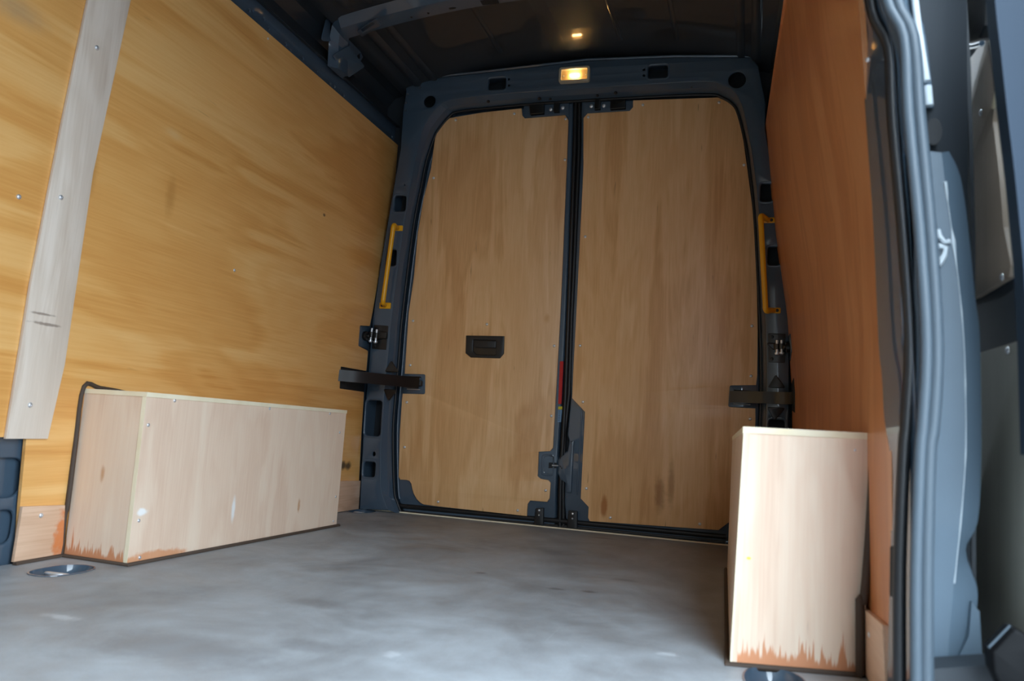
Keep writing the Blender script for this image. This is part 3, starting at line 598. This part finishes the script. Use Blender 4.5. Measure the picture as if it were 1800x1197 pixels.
# latch recess at the lower right of door 1, with bolt
bm = B(); q1 = roundp([(-0.0746,0.3032),(-0.0198,0.3119),(-0.0173,0.2134),(-0.0724,0.2139)], .012); q2 = roundp([(-0.0614,0.2920),(-0.0216,0.2997),(-0.0203,0.2252),(-0.0580,0.2271)], .010)
plate(bm, q1, rp, D0+.001, D0-.004, holes=[q2], ch=.004); obj('latch_surround', bm, M['paint'], d1)
bm = B(); plate(bm, roundp([(-0.0561,0.2876),(-0.0214,0.2949),(-0.0206,0.2300),(-0.0533,0.2323)], .010), rp, D0-.002, D0-.006, ch=.003); obj('latch_plate', bm, M['paint'], d1)
bm = B(); plate(bm, [(-0.0403,0.2718),(-0.0053,0.2732),(-0.0054,0.2503),(-0.0403,0.2477)], rp, D0+.0005, D0-.004); obj('latch_slot_shade', bm, M['opening_shade'], d1)
bm = B(); tube(bm, [rp(*(-0.0247,0.2609), D0+.004), rp(*(0.0027,0.2615), D0+.004)], .003, 8); obj('latch_bolt', bm, M['steel'], d1)
# latch cover pressing on door 2
bm = B(); plate(bm, roundp([(0.0471,0.3670),(0.0666,0.3731),(0.0651,0.1508),(0.0405,0.1511),(0.0411,0.1893),(0.0130,0.2062),(0.0045,0.2271),(0.0043,0.2799),(0.0109,0.2972),(0.0394,0.3232)], .006), rp, D0+.008, D0-.004, ch=.006); lcov = obj('latch_cover', bm, M['paint'], d2)
bm = B()
for q in [(0.0128,0.2589),(0.0194,0.2522)]: plate(bm, circ(*q, .0035, n=8), rp, D0+.0085, D0+.006)
obj('cover_hole_shade', bm, M['opening_shade'], lcov)['kind'] = 'stuff'
# pressed fold on the wide lower flange of door 2
bm = B(); tube(bm, [rp(u, v, D0-.001) for u, v in [(0.0843,0.5185),(0.0928,0.4949),(0.0927,0.4444),(0.0899,0.1458)]], .004, 8); obj('edge_fold', bm, M['paint'], d2, ang=60)
# black foot latches at the meeting stiles
for d_, pts in ((d1, [(-0.0852,0.0744),(-0.0504,0.0800),(-0.0477,0.0049),(-0.0892,0.0057)]), (d2, [(0.0588,0.0791),(0.0955,0.0788),(0.0991,0.0049),(0.0551,0.0053)])):
    bm = B(); plate(bm, roundp(pts, .004), rp, D0+.016, D0-.004, ch=.003); ft = obj('foot_latch', bm, M['black'], d_)
    cx = sum(p_[0] for p_ in pts)/4; cz = max(p_[1] for p_ in pts)
    bm = B(); dome(bm, rp(cx, cz-.012, D0+.016), NR, .005, .004); dome(bm, rp(cx, cz-.032, D0+.016), NR, .004, .004); obj('rivet', bm, M['steel'], ft)['kind'] = 'stuff'
# latch mechanisms at the door heads
for d_, pl_, bx, bolts in ((d1, [(-0.2378,1.8542),(-0.0285,1.8573),(-0.0249,1.7848),(-0.0462,1.7989),(-0.2240,1.7957),(-0.2353,1.8068)], [(-0.2082,1.8472),(-0.1397,1.8484),(-0.1374,1.8040),(-0.2005,1.8022)], [(-0.1098,1.8258),(-0.0555,1.8304)]),
                           (d2, [(0.0332,1.8535),(0.2561,1.8451),(0.2576,1.8097),(0.2458,1.7991),(0.0612,1.7980),(0.0392,1.7813)], [(0.1595,1.8472),(0.2241,1.8458),(0.2258,1.8065),(0.1589,1.8053)], [(0.0736,1.8306),(0.1291,1.8286)])):
    bm = B(); plate(bm, roundp(pl_, .004), rp, D0+.003, D0-.002, ch=.002); obj('head_plate', bm, M['paint'], d_)
    bm = B(); plate(bm, roundp(bx, .004), rp, D0+.02, D0, ch=.003); obj('head_latch', bm, M['gloss_black'], d_)
    a, b = bolts; m_ = ((a[0]+b[0])/2, (a[1]+b[1])/2)
    bm = B(); plate(bm, rect((m_[0]-.012, m_[1]-.02), (m_[0]+.014, m_[1]+.024), .003), rp, D0+.018, D0, ch=.003); obj('striker', bm, M['gloss_black'], d_)
    for q in bolts:
        bm = B(); dome(bm, rp(*q, D0+.003), NR, .0085, .007); obj('bolt', bm, M['steel'], d_)

# ------------------------------------------------------------------ grab handles
def grab(label, bar, tabs, dd):
    base = rp(*tabs[0][0], .062)
    t = thing('grab_handle', label, 'grab handle', base, 'yellow grab handles on the door pillars')
    bm = B(); path = []
    (ta, _), (tb, _) = tabs
    mA = ((tabs[0][0][0]+tabs[0][1][0])/2, (tabs[0][0][1]+tabs[0][1][1])/2); mB = ((tabs[1][0][0]+tabs[1][1][0])/2, (tabs[1][0][1]+tabs[1][1][1])/2)
    A = rp(*mA, .066); Z = rp(*mB, .066); a = rp(*bar[0], dd); z = rp(*bar[-1], dd)
    raw = [A, A.lerp(a, .55), A.lerp(a, .85), a.lerp(z, .03), a.lerp(z, .1), a.lerp(z, .5), a.lerp(z, .9), a.lerp(z, .97), Z.lerp(z, .85), Z.lerp(z, .55), Z]
    tube(bm, smooth(raw, 4), .0105, 12); obj('bar', bm, M['yellow'], t, ang=60)
    for p0, p1 in tabs:
        bm = B(); plate(bm, rect(p0, p1, .004), rp, .066, .0602, ch=.0015); tb_ = obj('mount_tab', bm, M['yellow'], t)
        e = p0 if abs(p0[0]) > abs(p1[0]) else p1; o_ = p1 if e is p0 else p0
        bm = B(); dome(bm, rp(e[0]*.75+o_[0]*.25, (p0[1]+p1[1])/2, .066), NR, .0065, .004); obj('screw', bm, M['black'], tb_)
grab('yellow tubular grab handle on the left rear door pillar', [(-0.7829,1.2824), (-0.8108,0.9282)], [((-0.8122,1.2924), (-0.7621,1.2680)), ((-0.8524,0.9372), (-0.7963,0.9094))], .115)
grab('yellow tubular grab handle on the right rear door pillar', [(0.7950,1.2993), (0.8247,0.9199)], [((0.7978,1.3033), (0.8501,1.2818)), ((0.8294,0.9426), (0.8810,0.9210))], .115)

# ------------------------------------------------------------------ hinges
def hinge(door, side_wall, label, pl_, pins, wall_pl, mp, sx):
    cz = sum(p_[1] for p_ in pl_)/len(pl_); cx = sum(p_[0] for p_ in pl_)/len(pl_)
    t = part_empty('door_hinge', door, label)
    bm = B(); plate(bm, roundp(pl_, .005), rp, .064, .0602, ch=.0012); obj('hinge_plate', bm, M['gloss_black'], t)
    ks = []
    for (p0, p1) in pins:
        bm = B(); tube(bm, [rp(*p0, .085), rp(*p1, .085)], .0055, 10); obj('pin', bm, M['steel'], t, ang=60)
        bm = B(); dome(bm, rp(*p1, .085), (0, 0, -1), .0095, .008); obj('pin_head', bm, M['steel'], t)
        bm = B(); m0 = p0; m1 = p1
        u = (p0[0]+p1[0])/2; tube(bm, [rp(p0[0]*.72+p1[0]*.28, p0[1]*.72+p1[1]*.28, .083), rp(p0[0]*.3+p1[0]*.7, p0[1]*.3+p1[1]*.7, .083)], .013, 12); obj('knuckle', bm, M['gloss_black'], t, ang=60)
    a = pins[0][0]; b = pins[-1][1]
    bm = B(); ua, ub = sorted((pins[0][0][0], pins[1][0][0])); za, zb = sorted((a[1], b[1]))
    plate(bm, roundp([(ua-.012, za+.012), (ub+.045*sx if sx > 0 else ub+.01, za+.015), (ub+.045*sx if sx > 0 else ub+.01, zb-.012), (ua-.012 if sx > 0 else ua-.045, zb-.008)], .006), rp, .080, .062, ch=.004); obj('hinge_leaf', bm, M['gloss_black'], t)
    for q in [(pl_[0][0]*.75+pl_[2][0]*.25, pl_[0][1]*.88+pl_[2][1]*.12), (pl_[3][0]*.8+pl_[1][0]*.2, pl_[3][1]*.88+pl_[1][1]*.12), (pl_[1][0]*.75+pl_[3][0]*.25, (pl_[1][1]+pl_[2][1])/2)]:
        bm = B(); dome(bm, rp(*q, .064), NR, .006, .004); obj('bolt', bm, M['gloss_black'], t)
    bm = B(); plate(bm, roundp(wall_pl, .008), mp, -.0085, -.012, ch=.002); wp = obj('wall_pocket', bm, M['paint'], side_wall, 'grey painted pocket cut into the wall lining')
    wy = sum(p_[0] for p_ in wall_pl)/len(wall_pl); wz = sum(p_[1] for p_ in wall_pl)/len(wall_pl)
    bm = B(); plate(bm, circ(wy, wz+.005, .03, .022, 14), mp, .006, -.009, ch=.006); dome(bm, mp(wy, wz+.005, .006), (sx, -.3, 0), .013, .012); obj('wall_bracket', bm, M['gloss_black'], t)
hinge(d1, wl_, 'black door hinge with two bright pins on the left door pillar', [(-0.8736,0.8349),(-0.8021,0.8313),(-0.8056,0.7225),(-0.8770,0.7254)], [((-0.8711,0.8157), (-0.8754,0.7586)), ((-0.8466,0.8111), (-0.8496,0.7555))], [(-0.1846,0.8157),(-0.0814,0.8283),(-0.0801,0.7206),(-0.1811,0.7266)], lw, 1)
hinge(d2, wr_, 'black door hinge with two dull pins on the right door pillar', [(0.8364,0.8413),(0.9021,0.8408),(0.9029,0.7272),(0.8417,0.7272)], [((0.8704,0.8121), (0.8717,0.7611)), ((0.8871,0.8126), (0.8884,0.7639))], [(-.09, .83), (-.19, .83), (-.19, .76), (-.12, .735), (-.09, .735)], lambda u, v, d: rw(u, v, d+.012), -1)

# ------------------------------------------------------------------ check arms
def arm(label, path, zt, zb, plq, door_x, slot, mp):
    t = thing('door_check_arm', label, 'check arm', rp(door_x, zb, .02), 'black door check arms')
    sp = smooth([Vector((x, y, 0)) for x, y in path], 5)
    n = len(sp)
    bm = B(); rows = []
    for i, q in enumerate(sp):
        tg = (sp[min(i+1, n-1)]-sp[max(i-1, 0)]).normalized(); nr = Vector((tg.y, -tg.x, 0))*.004
        rows.append([Vector((q.x, q.y, zb))+nr, Vector((q.x, q.y, zt))+nr, Vector((q.x, q.y, zt))-nr, Vector((q.x, q.y, zb))-nr])
    loft(bm, rows, True, True); obj('strap', bm, M['gloss_black'], t, ang=40)
    bm = B(); plate(bm, plq, rp, .006, -.004, ch=.003); obj('door_plate', bm, M['paint'], t, 'grey painted recess plate on the door')
    x0, x1 = min(p_[0] for p_ in plq), max(p_[0] for p_ in plq)
    sx = 1 if door_x < 0 else -1; xe = x1 if sx > 0 else x0
    bm = B(); plate(bm, roundp([(xe-sx*.012, zb+.012), (xe-sx*.075, zb+.004), (xe-sx*.075, zt-.004), (xe-sx*.012, zt-.012)], .006), rp, .030, .006, ch=.004); hs = obj('housing', bm, M['black'], t)
    for s in (-1, 1):
        zz = zb-.004 if s < 0 else zt+.004
        bm = B(); tube(bm, [rp(xe-sx*.02, zz, .014), rp(xe-sx*.085, zz, .014)], .0022, 6); obj('clip_wire', bm, M['steel'] if s < 0 else M['gloss_black'], t)
    bm = B(); plate(bm, roundp(slot, .004), mp, -.0075, -.011, ch=.001); obj('wall_slot_shade', bm, M['opening_shade'], t)  # dark plate painted as the shade inside the slot
    for s in (-1, 1):
        zz = (zt+.035) if s > 0 else (zb-.03); cx = path[3][0]
        bm = B(); plate(bm, roundp([(cx-.03, zz-.03*s*.6), (cx+.04, zz-.03*s*.6), (cx, zz+.035*s)], .006), rp, .066, .0602, ch=.002); obj('guide_bracket', bm, M['gloss_black'], t)
za, zb_ = (-0.7662,0.6057)[1], (-0.7628,0.5573)[1]
arm('black curved door check arm from the left wall to the left rear door', [(-.905, -.352), (-.865, -.318), (-.825, -.283), (-.775, -.225), (-.72, -.155), (-.675, -.095), (-.650, -.055)], za, zb_, roundp([(-0.7330,0.6226),(-0.6320,0.6242),(-0.6271,0.5345),(-0.7366,0.5317)], [0, .008, .008, 0]), -.70, [(-0.0904,0.6230),(-0.3218,0.6212),(-0.3113,0.5270),(-0.0859,0.5274)], lw)
arm('black door check arm from the right wall to the right rear door', [(.945, -.19), (.93, -.15), (.905, -.125), (.87, -.11), (.82, -.10), (.75, -.075), (.70, -.05)], (0.8212,0.6112)[1], (0.8225,0.5649)[1], roundp([(0.8021,0.6407),(0.6960,0.6345),(0.6930,0.5475),(0.8004,0.5476)], [0, .008, .008, 0]), .75, [(-.08, .645), (-.21, .66), (-.21, .53), (-.08, .545)], lambda u, v, d: rw(u, v, d+.0095))

# ------------------------------------------------------------------ wheel arch boxes
TH = .012
def slabq(q, n): return slab(B(), q, n)
A0, B0, C0 = Vector((-.893, -1.664, 0)), Vector((-.688, -1.672, 0)), Vector((-.687, -.627, 0)); HB = .432
bx1 = thing('wheel_arch_box', 'long pale plywood wheel arch box along the left wall', 'wheel arch box', (-.79, -1.15, 0), 'plywood wheel arch boxes')
z1 = Vector((0, 0, HB-TH)); f0 = Vector((0, 0, .004))
obj('front_panel', slabq([A0+f0, B0+f0+Vector((-TH, .0004, 0)), B0+z1+Vector((-TH, .0004, 0)), A0+z1], (0, TH, 0)), M['birch_v'], bx1, 'front end board with orange stain along its foot')
sd_ = obj('side_panel', slabq([B0+f0, C0+f0, C0+z1, B0+z1], (-TH, 0, 0)), M['birch_side'], bx1, 'long side board with white scuffs')
obj('edge_band', slabq([B0+f0+Vector((0, -.0006, 0)), B0+f0+Vector((-TH, -.0006, 0)), B0+z1+Vector((-TH, -.0006, 0)), B0+z1+Vector((0, -.0006, 0))], (0, .001, 0)), M['edge'], sd_, 'cream cut edge of the side board')
obj('top_panel', slabq([A0+z1+Vector((0, -.002, 0)), B0+z1+Vector((.002, -.002, 0)), C0+z1+Vector((.002, .001, 0)), Vector((-.893, -.627, HB-TH))], (0, 0, TH)), M['edge'], bx1, 'lid board showing its cream edge')
obj('rear_panel', slabq([C0+f0+Vector((-TH, 0, 0)), Vector((-.893, -.627, .004)), Vector((-.893, -.627, HB-TH)), C0+z1+Vector((-TH, 0, 0))], (0, -TH, 0)), M['birch_v'], bx1)
for q in [(-1.5689,0.4163),(-1.1300,0.4155),(-0.7481,0.4146),(-1.6553,0.3491),(-0.6642,0.3480),(-0.6509,0.1101),(-0.6516,0.0207),(-1.6492,0.1091),(-1.6309,0.0156)]: screw(bx1, Vector((-.6875, q[0], q[1])), (1, 0, 0), .0048)
bm = B(); top = Vector((0, 0, HB))
tube(bm, smooth([A0+Vector((-.004, -.006, .008)), A0+Vector((-.006, -.008, .1)), A0+Vector((-.001, -.008, .14)), A0+Vector((-.002, -.008, .3)), A0+top+Vector((0, -.006, .004)), A0+top+Vector((.0, .05, .004)), A0+top+Vector((0, .12, .0)), A0+top+Vector((0, .16, -.006))], 4), .0062, 8)
tube(bm, [Vector((-.885, -1.815, .002)), A0+Vector((0, -.004, .002)), B0+Vector((.004, -.005, .002)), C0+Vector((.004, .012, .002))], .0065, 8)
obj('sealant_bead', bm, M['mastic'], bx1, 'dark brown mastic along the joints', ang=60)

a0, b0 = Vector((.757, -1.792, 0)), Vector((.985, -1.735, 0)); at, bt = Vector((.768, -1.792, .418)), Vector(((0.9982,0.4200)[0], -1.735, .421)); ce0, cet = Vector((.723, -.65, 0)), Vector((.726, -.65, .411))
bx2 = thing('wheel_arch_box', 'tall looking pale plywood wheel arch box at the right wall, nearest the camera', 'wheel arch box', (.87, -1.2, 0), 'plywood wheel arch boxes')
inw = Vector((.0, TH, 0)); ex = (b0-a0).normalized()
obj('front_panel', slabq([a0+ex*TH+f0, b0+f0, bt, at+ex*TH], (0, TH, 0)), M['birch_v'], bx2, 'front end board with orange stain along its foot')
sd_ = obj('side_panel', slabq([a0+f0, ce0+f0, cet, at], (TH, 0, 0)), M['birch_side'], bx2)
obj('edge_band', slabq([a0+f0+Vector((0, -.001, 0)), a0+ex*TH+f0+Vector((0, -.001, 0)), at+ex*TH+Vector((0, -.001, 0)), at+Vector((0, -.001, 0))], (0, .0012, 0)), M['edge'], sd_, 'cream cut edge of the side board')
obj('top_panel', slabq([at+Vector((-.001, -.002, 0)), bt+Vector((0, -.002, 0)), Vector((.948, -.65, .411)), cet+Vector((-.001, 0, 0))], (0, 0, TH)), M['edge'], bx2, 'lid board showing its cream edge')
screw(bx2, Vector((.965, -1.742, .40)), (0, -1, 0), .003)
bm = B()
tube(bm, smooth([b0+Vector((-.006, -.012, .004)), b0+Vector((-.008, -.012, .125)), b0+Vector((-.008, -.012, .135)), b0+Vector((-.001, -.011, .14)), b0.lerp(bt, .7)+Vector((-.001, -.009, 0)), bt+Vector((-.002, -.008, .012)), bt+Vector((-.004, .02, .018))], 4), .0075, 8)
tube(bm, [ce0+Vector((-.004, 0, .002)), a0+Vector((-.003, -.005, .002)), b0+Vector((-.006, -.008, .002))], .006, 8)
obj('sealant_bead', bm, M['mastic'], bx2, 'dark brown mastic along the joints', ang=60)

# ------------------------------------------------------------------ sliding doorway: pillar, seal, jamb
def P3(l, y): return [Vector((x, y, z)) for x, z in l]

YP = -2.07
foldp = P3([(0.9281,1.2119),(0.9411,1.0960),(0.9562,1.0478),(0.9631,1.0010),(0.9696,0.9094),(0.9813,0.7317),(0.9899,0.5607),(0.9937,0.5108),(0.9972,0.4449),(1.0005,0.3963),(1.0010,0.3159),(1.0023,0.2370),(1.0026,0.0826),(1.0017,0.0071)], YP)
edgep = P3([(0.9280,1.3049),(0.9363,1.1764),(0.9416,1.1236),(0.9459,1.0714),(0.9535,0.9688),(0.9682,0.7697),(0.9781,0.5783),(0.9838,0.5224),(0.9888,0.4488),(0.9977,0.3947),(1.0002,0.3051),(0.9994,0.2166),(0.9969,0.0437),(0.9961,-0.0407)], -1.93)
backp = P3([(0.9368,1.2041),(0.9511,1.0893),(0.9660,1.0416),(0.9719,0.9953),(0.9774,0.9047),(0.9896,0.7288),(0.9999,0.5597),(1.0032,0.5103),(1.0058,0.4451),(1.0061,0.3967),(1.0058,0.3171),(1.0056,0.2387),(1.0051,0.0857),(1.0041,0.0108)], -2.08)
deepp = [v+Vector((.03, .10, 0)) for v in backp]
behind = [v+Vector((.02, .02, 0)) for v in edgep]
S_ = lambda l: smooth(l, 4)
bm = B(); loft(bm, [S_(behind), S_([a+Vector((-.002, 0, 0)) for a in edgep]), S_([a.lerp(b, .08)+Vector((-.004, 0, 0)) for a, b in zip(edgep, foldp)]), S_([a.lerp(b, .9)+Vector((-.002, 0, 0)) for a, b in zip(edgep, foldp)]), S_(foldp), S_(backp), S_(deepp)])
bmesh.ops.recalc_face_normals(bm, faces=bm.faces)
trim = tag(obj('trim_1', bm, M['paint'], ang=8), 'dark painted pillar at the rear of the sliding doorway', 'pillar', kind='structure')
bm = B(); sl = [(0.9926,0.2600), (1.0001,0.1848)]
plate(bm, rect(sl[0], sl[1], .006), lambda u, v, d: Vector((u-.004, -2.02-(u-1.0)*3, v)) + Vector((-d, 0, 0)), .003, -.01, ch=.001); obj('slot', bm, M['opening_shade'], trim, 'dark plate painted as the shade of a slot low on the pillar')
bm = B()
for q in [(0.9412,1.0177),(0.9693,1.0185)]: dome(bm, Vector((q[0], -2.03, q[1])), (-1, -.6, 0), .004, .002, 8)
obj('plug', bm, M['steel'], trim)['kind'] = 'stuff'
s1 = [(0.9472,1.1895),(0.9586,1.0771),(0.9826,1.0142),(0.9896,0.8957),(1.0050,0.7232),(1.0153,0.5576),(1.0115,0.4448),(1.0082,0.3971),(1.0041,0.2414),(1.0050,0.0911),(1.0054,0.0178)]
s2 = [(0.9583,1.1880),(0.9720,1.0758),(0.9949,1.0131),(1.0040,0.8949),(1.0190,0.7230),(1.0284,0.5580),(1.0245,0.4456),(1.0196,0.3979),(1.0168,0.2428),(1.0174,0.0930),(1.0178,0.0198)]
seal = thing('trim_2', 'grey twin bulb rubber weatherstrip along the sliding doorway', 'weatherstrip', (1.01, -2.1, 0), kind='structure')
bm = B(); tube(bm, S_(P3(s1, -2.10)), .0085, 12); obj('inner_bulb', bm, M['seal'], seal, ang=60)
bm = B(); tube(bm, S_(P3(s2, -2.10)), .0092, 12); obj('outer_bulb', bm, M['seal'], seal, ang=60)
bm = B(); tube(bm, S_([a+Vector((-.016, .02, 0)) for a in P3(s1, -2.09)]), .009, 8); obj('seal_channel', bm, M['rubber'], seal, ang=60)
# jamb: painted outer return of the body side
YJ = -2.03
jl = [(1.0043,0.8670),(1.0095,0.8141),(1.0209,0.7420),(1.0307,0.6537),(1.0357,0.5672),(1.0345,0.4820),(1.0288,0.3979),(1.0246,0.3150),(1.0236,0.2336),(1.0240,0.1537),(1.0244,0.0750),(1.0246,0.0284)]
jm = [(1.0475,0.8590),(1.0523,0.8121),(1.0609,0.7409),(1.0709,0.6537),(1.0777,0.5682),(1.0799,0.4842),(1.0798,0.4015),(1.0747,0.3197),(1.0674,0.2387),(1.0602,0.1588),(1.0560,0.0802),(1.0561,0.0341)]
jr = [(1.0612,0.8665),(1.0770,0.8260),(1.0878,0.7452),(1.0968,0.6399),(1.1027,0.5848),(1.1047,0.4865),(1.1045,0.4031),(1.0999,0.3085),(1.0837,0.2623),(1.0997,0.2047),(1.0880,0.1446),(1.0684,0.0853)]
A_ = S_(P3(jl, YJ)); Bm = S_(P3(jm, -2.032)); C_ = S_(P3(jr, -2.015)); D_ = [v+Vector((.012, .05, 0)) for v in C_]
bm = B(); loft(bm, [[v+Vector((-.005, .05, 0)) for v in A_], A_, Bm, C_, D_]); jamb = obj('jamb', bm, M['jamb'], trim, 'glossy outer jamb of the doorway, pale blue daylight put into its paint', ang=12)
bm = B(); tube(bm, [v+Vector((0, -.001, 0)) for v in Bm[4:34]], [.0006+.0030*max(0, math.sin(i*1.3+1))**2*(1 if i < 10 else .2) for i in range(30)], 7); obj('sealant_bead', bm, M['sealant'], jamb, 'white seam sealer line', ang=60)
j2l = [(0.9786,1.2319),(0.9945,1.1134),(1.0129,1.0356),(1.0214,0.9601),(1.0247,0.9322)]; j2r = [(1.0053,1.2417),(1.0243,1.1218),(1.0313,1.0442),(1.0380,0.9774),(1.0406,0.9407)]
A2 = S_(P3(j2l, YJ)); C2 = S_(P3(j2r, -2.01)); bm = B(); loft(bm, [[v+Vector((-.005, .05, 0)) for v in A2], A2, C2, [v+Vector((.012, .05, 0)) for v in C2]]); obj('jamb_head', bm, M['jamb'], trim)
bm = B(); tube(bm, P3([(1.0013,1.1868),(1.0083,1.1091),(1.0135,1.0612),(1.0202,1.0137),(1.0260,0.9733)], -2.035), .0055, 8); tube(bm, P3([(1.0268,0.9649),(1.0293,0.9334)], -2.035), .0065, 8); obj('sealant_bead', bm, M['sealant'], trim, 'thick white seam sealer at the jamb head', ang=60)
bm = B(); tube(bm, P3([(1.0418,0.7368),(1.0441,0.7271),(1.0511,0.7174),(1.0587,0.7191)], -2.035), .004, 8); tube(bm, P3([(1.0426,0.7122),(1.0526,0.7086),(1.0511,0.6981),(1.0435,0.6824)], -2.035), .0045, 8); obj('sealant_bead', bm, M['sealant'], trim, 'white blob of sealer around a jamb hole', ang=60)
bm = B(); plate(bm, circ(*(1.0388,0.8968), .012, .022, 14), fY(-2.02), .002, -.002); obj('jamb_hole_shade', bm, M['opening_shade'], trim)
bm = B(); slab(bm, [(1.02, -2.02, -.05), (1.10, -1.98, -.05), (1.09, -1.98, 2.0), (1.0, -2.02, 2.0)], (0, .03, 0)); obj('jamb_back', bm, M['skin'], trim)
bm = B(); dq = P3([(1.0881,0.1949),(1.0981,0.1828),(1.1022,0.1019),(1.0687,0.0955),(1.0694,0.1127),(1.0845,0.1475)], -2.03); slab(bm, dq, (0, .02, 0)); obj('lower_bracket', bm, M['jamb'], trim)
bm = B(); q = [(1.0250,0.1118),(1.1259,0.1336),(1.1322,0.0994),(1.0251,0.0831)]; slab(bm, P3(q, -2.10), (0, .06, 0)); obj('step_rail', bm, M['skin'], trim)

# ------------------------------------------------------------------ open sliding door outside
XD = 1.15
d3 = thing('door_3', 'open sliding side door hanging outside, dark inside with two screwed boards', 'door', (XD, -1.9, 0), kind='structure')
gx = fX(XD)
bm = B(); plate(bm, [(-2.25, -.15), (-.9, -.15), (-.9, 1.8), (-2.25, 1.8)], gx, -.02, -.06); obj('door_shell', bm, M['paint'], d3)
ub = [(-0.7865,1.9589),(-1.3489,1.6030),(-1.5033,1.3979),(-1.6739,1.1934),(-1.7300,1.1392),(-1.8733,1.1214),(-1.8968,1.1081),(-1.9366,0.9984),(-1.9110,0.9754),(-1.9043,0.9536),(-1.9399,0.8423),(-1.9592,0.7595),(-1.9945,0.6907),(-1.9858,0.6750),(-1.7943,0.6773),(-1.2041,0.7333)]
bm = B(); plate(bm, roundp(ub, .004), gx, 0, -.009, ch=.001); u_ = obj('upper_board', bm, M['door_board'], d3, 'grey brown plywood board with a notched top')
bm = B(); 
e0 = [gx(*q, .0008) for q in [(-1.8733,1.1214),(-1.8968,1.1081),(-1.9366,0.9984),(-1.9110,0.9754)]]
tube(bm, e0, .0035, 6); obj('cut_edge', bm, M['edge'], u_, 'pale cut edge of the board')
for q in [(-1.8369,0.9986),(-1.9518,0.6821)]: screw(u_, gx(*q, 0), (-1, 0, 0), .006)
lb_ = [(-1.2085,0.6198),(-1.8326,0.5775),(-2.0413,0.5717),(-2.1206,0.5667),(-2.1046,0.0786),(-1.2393,-0.1840)]
bm = B(); plate(bm, lb_, gx, 0, -.009, ch=.001); l_ = obj('lower_board', bm, M['door_board_low'], d3, 'dull green grey lower board')
screw(l_, gx(*(-1.9778,0.5634), 0), (-1, 0, 0), .006)
fl_ = [(1.0755,1.0734),(1.0766,1.0080),(1.0836,0.9273),(1.0904,0.8482),(1.0977,0.7707),(1.1036,0.6949),(1.1076,0.6353),(1.1107,0.5476),(1.1132,0.4055)]
fr_ = [(x+.09, z) for x, z in fl_]
bm = B(); ribbon(bm, S_(P3(fl_, -2.20)), S_(P3(fr_, -2.20)), (0, .04, 0)); obj('leading_flange', bm, M['flange'], d3, 'leading door flange, shade put into its dark paint')
bm = B(); rl = [(-1.7376,1.3607),(-1.7383,1.2670),(-1.7566,1.2110),(-1.8081,1.1548),(-1.8897,1.1031),(-1.9755,1.0659),(-2.0071,1.0711),(-2.0138,1.1098),(-2.0149,1.1851)]
plate(bm, smooth and roundp(rl, .004), fX(1.12), .008, -.02, ch=.004); obj('roller_bracket', bm, M['black'], d3, 'black rounded roller bracket at the door top')
bm = B(); tube(bm, S_([Vector((1.112, y, z)) for y, z in [(-1.7614,1.3465),(-1.7667,1.2516),(-1.7893,1.1885),(-1.8479,1.1284),(-1.9271,1.0786),(-1.9946,1.0491)]]), .0045, 8); obj('bracket_rim', bm, M['paint'], d3, ang=60)
bm = B(); ed = [(-2.0426,0.6271),(-2.0512,0.5678),(-2.0618,0.5018),(-2.0721,0.4378)]; tube(bm, [Vector((1.145, y, z)) for y, z in ed], .002, 6); obj('edge_fold', bm, M['seal'], d3)
# latch at the lower front corner
lt = [(1.0758,0.1595),(1.1006,0.1920),(1.1341,0.1744),(1.1335,0.1164),(1.0901,0.1098),(1.0776,0.1355)]
bm = B(); plate(bm, roundp(lt, .006), fY(-2.16), .02, -.02, ch=.004); la = obj('lower_latch', bm, M['latch'], d3, 'black latch block at the foot of the sliding door')
bm = B(); q = [(1.0708,0.1653),(1.0946,0.1951)]; tube(bm, P3(q, -2.182), .0012, 8); obj('latch_highlight', bm, M['seal'], la)  # thin pale bead added as the highlight along the latch block
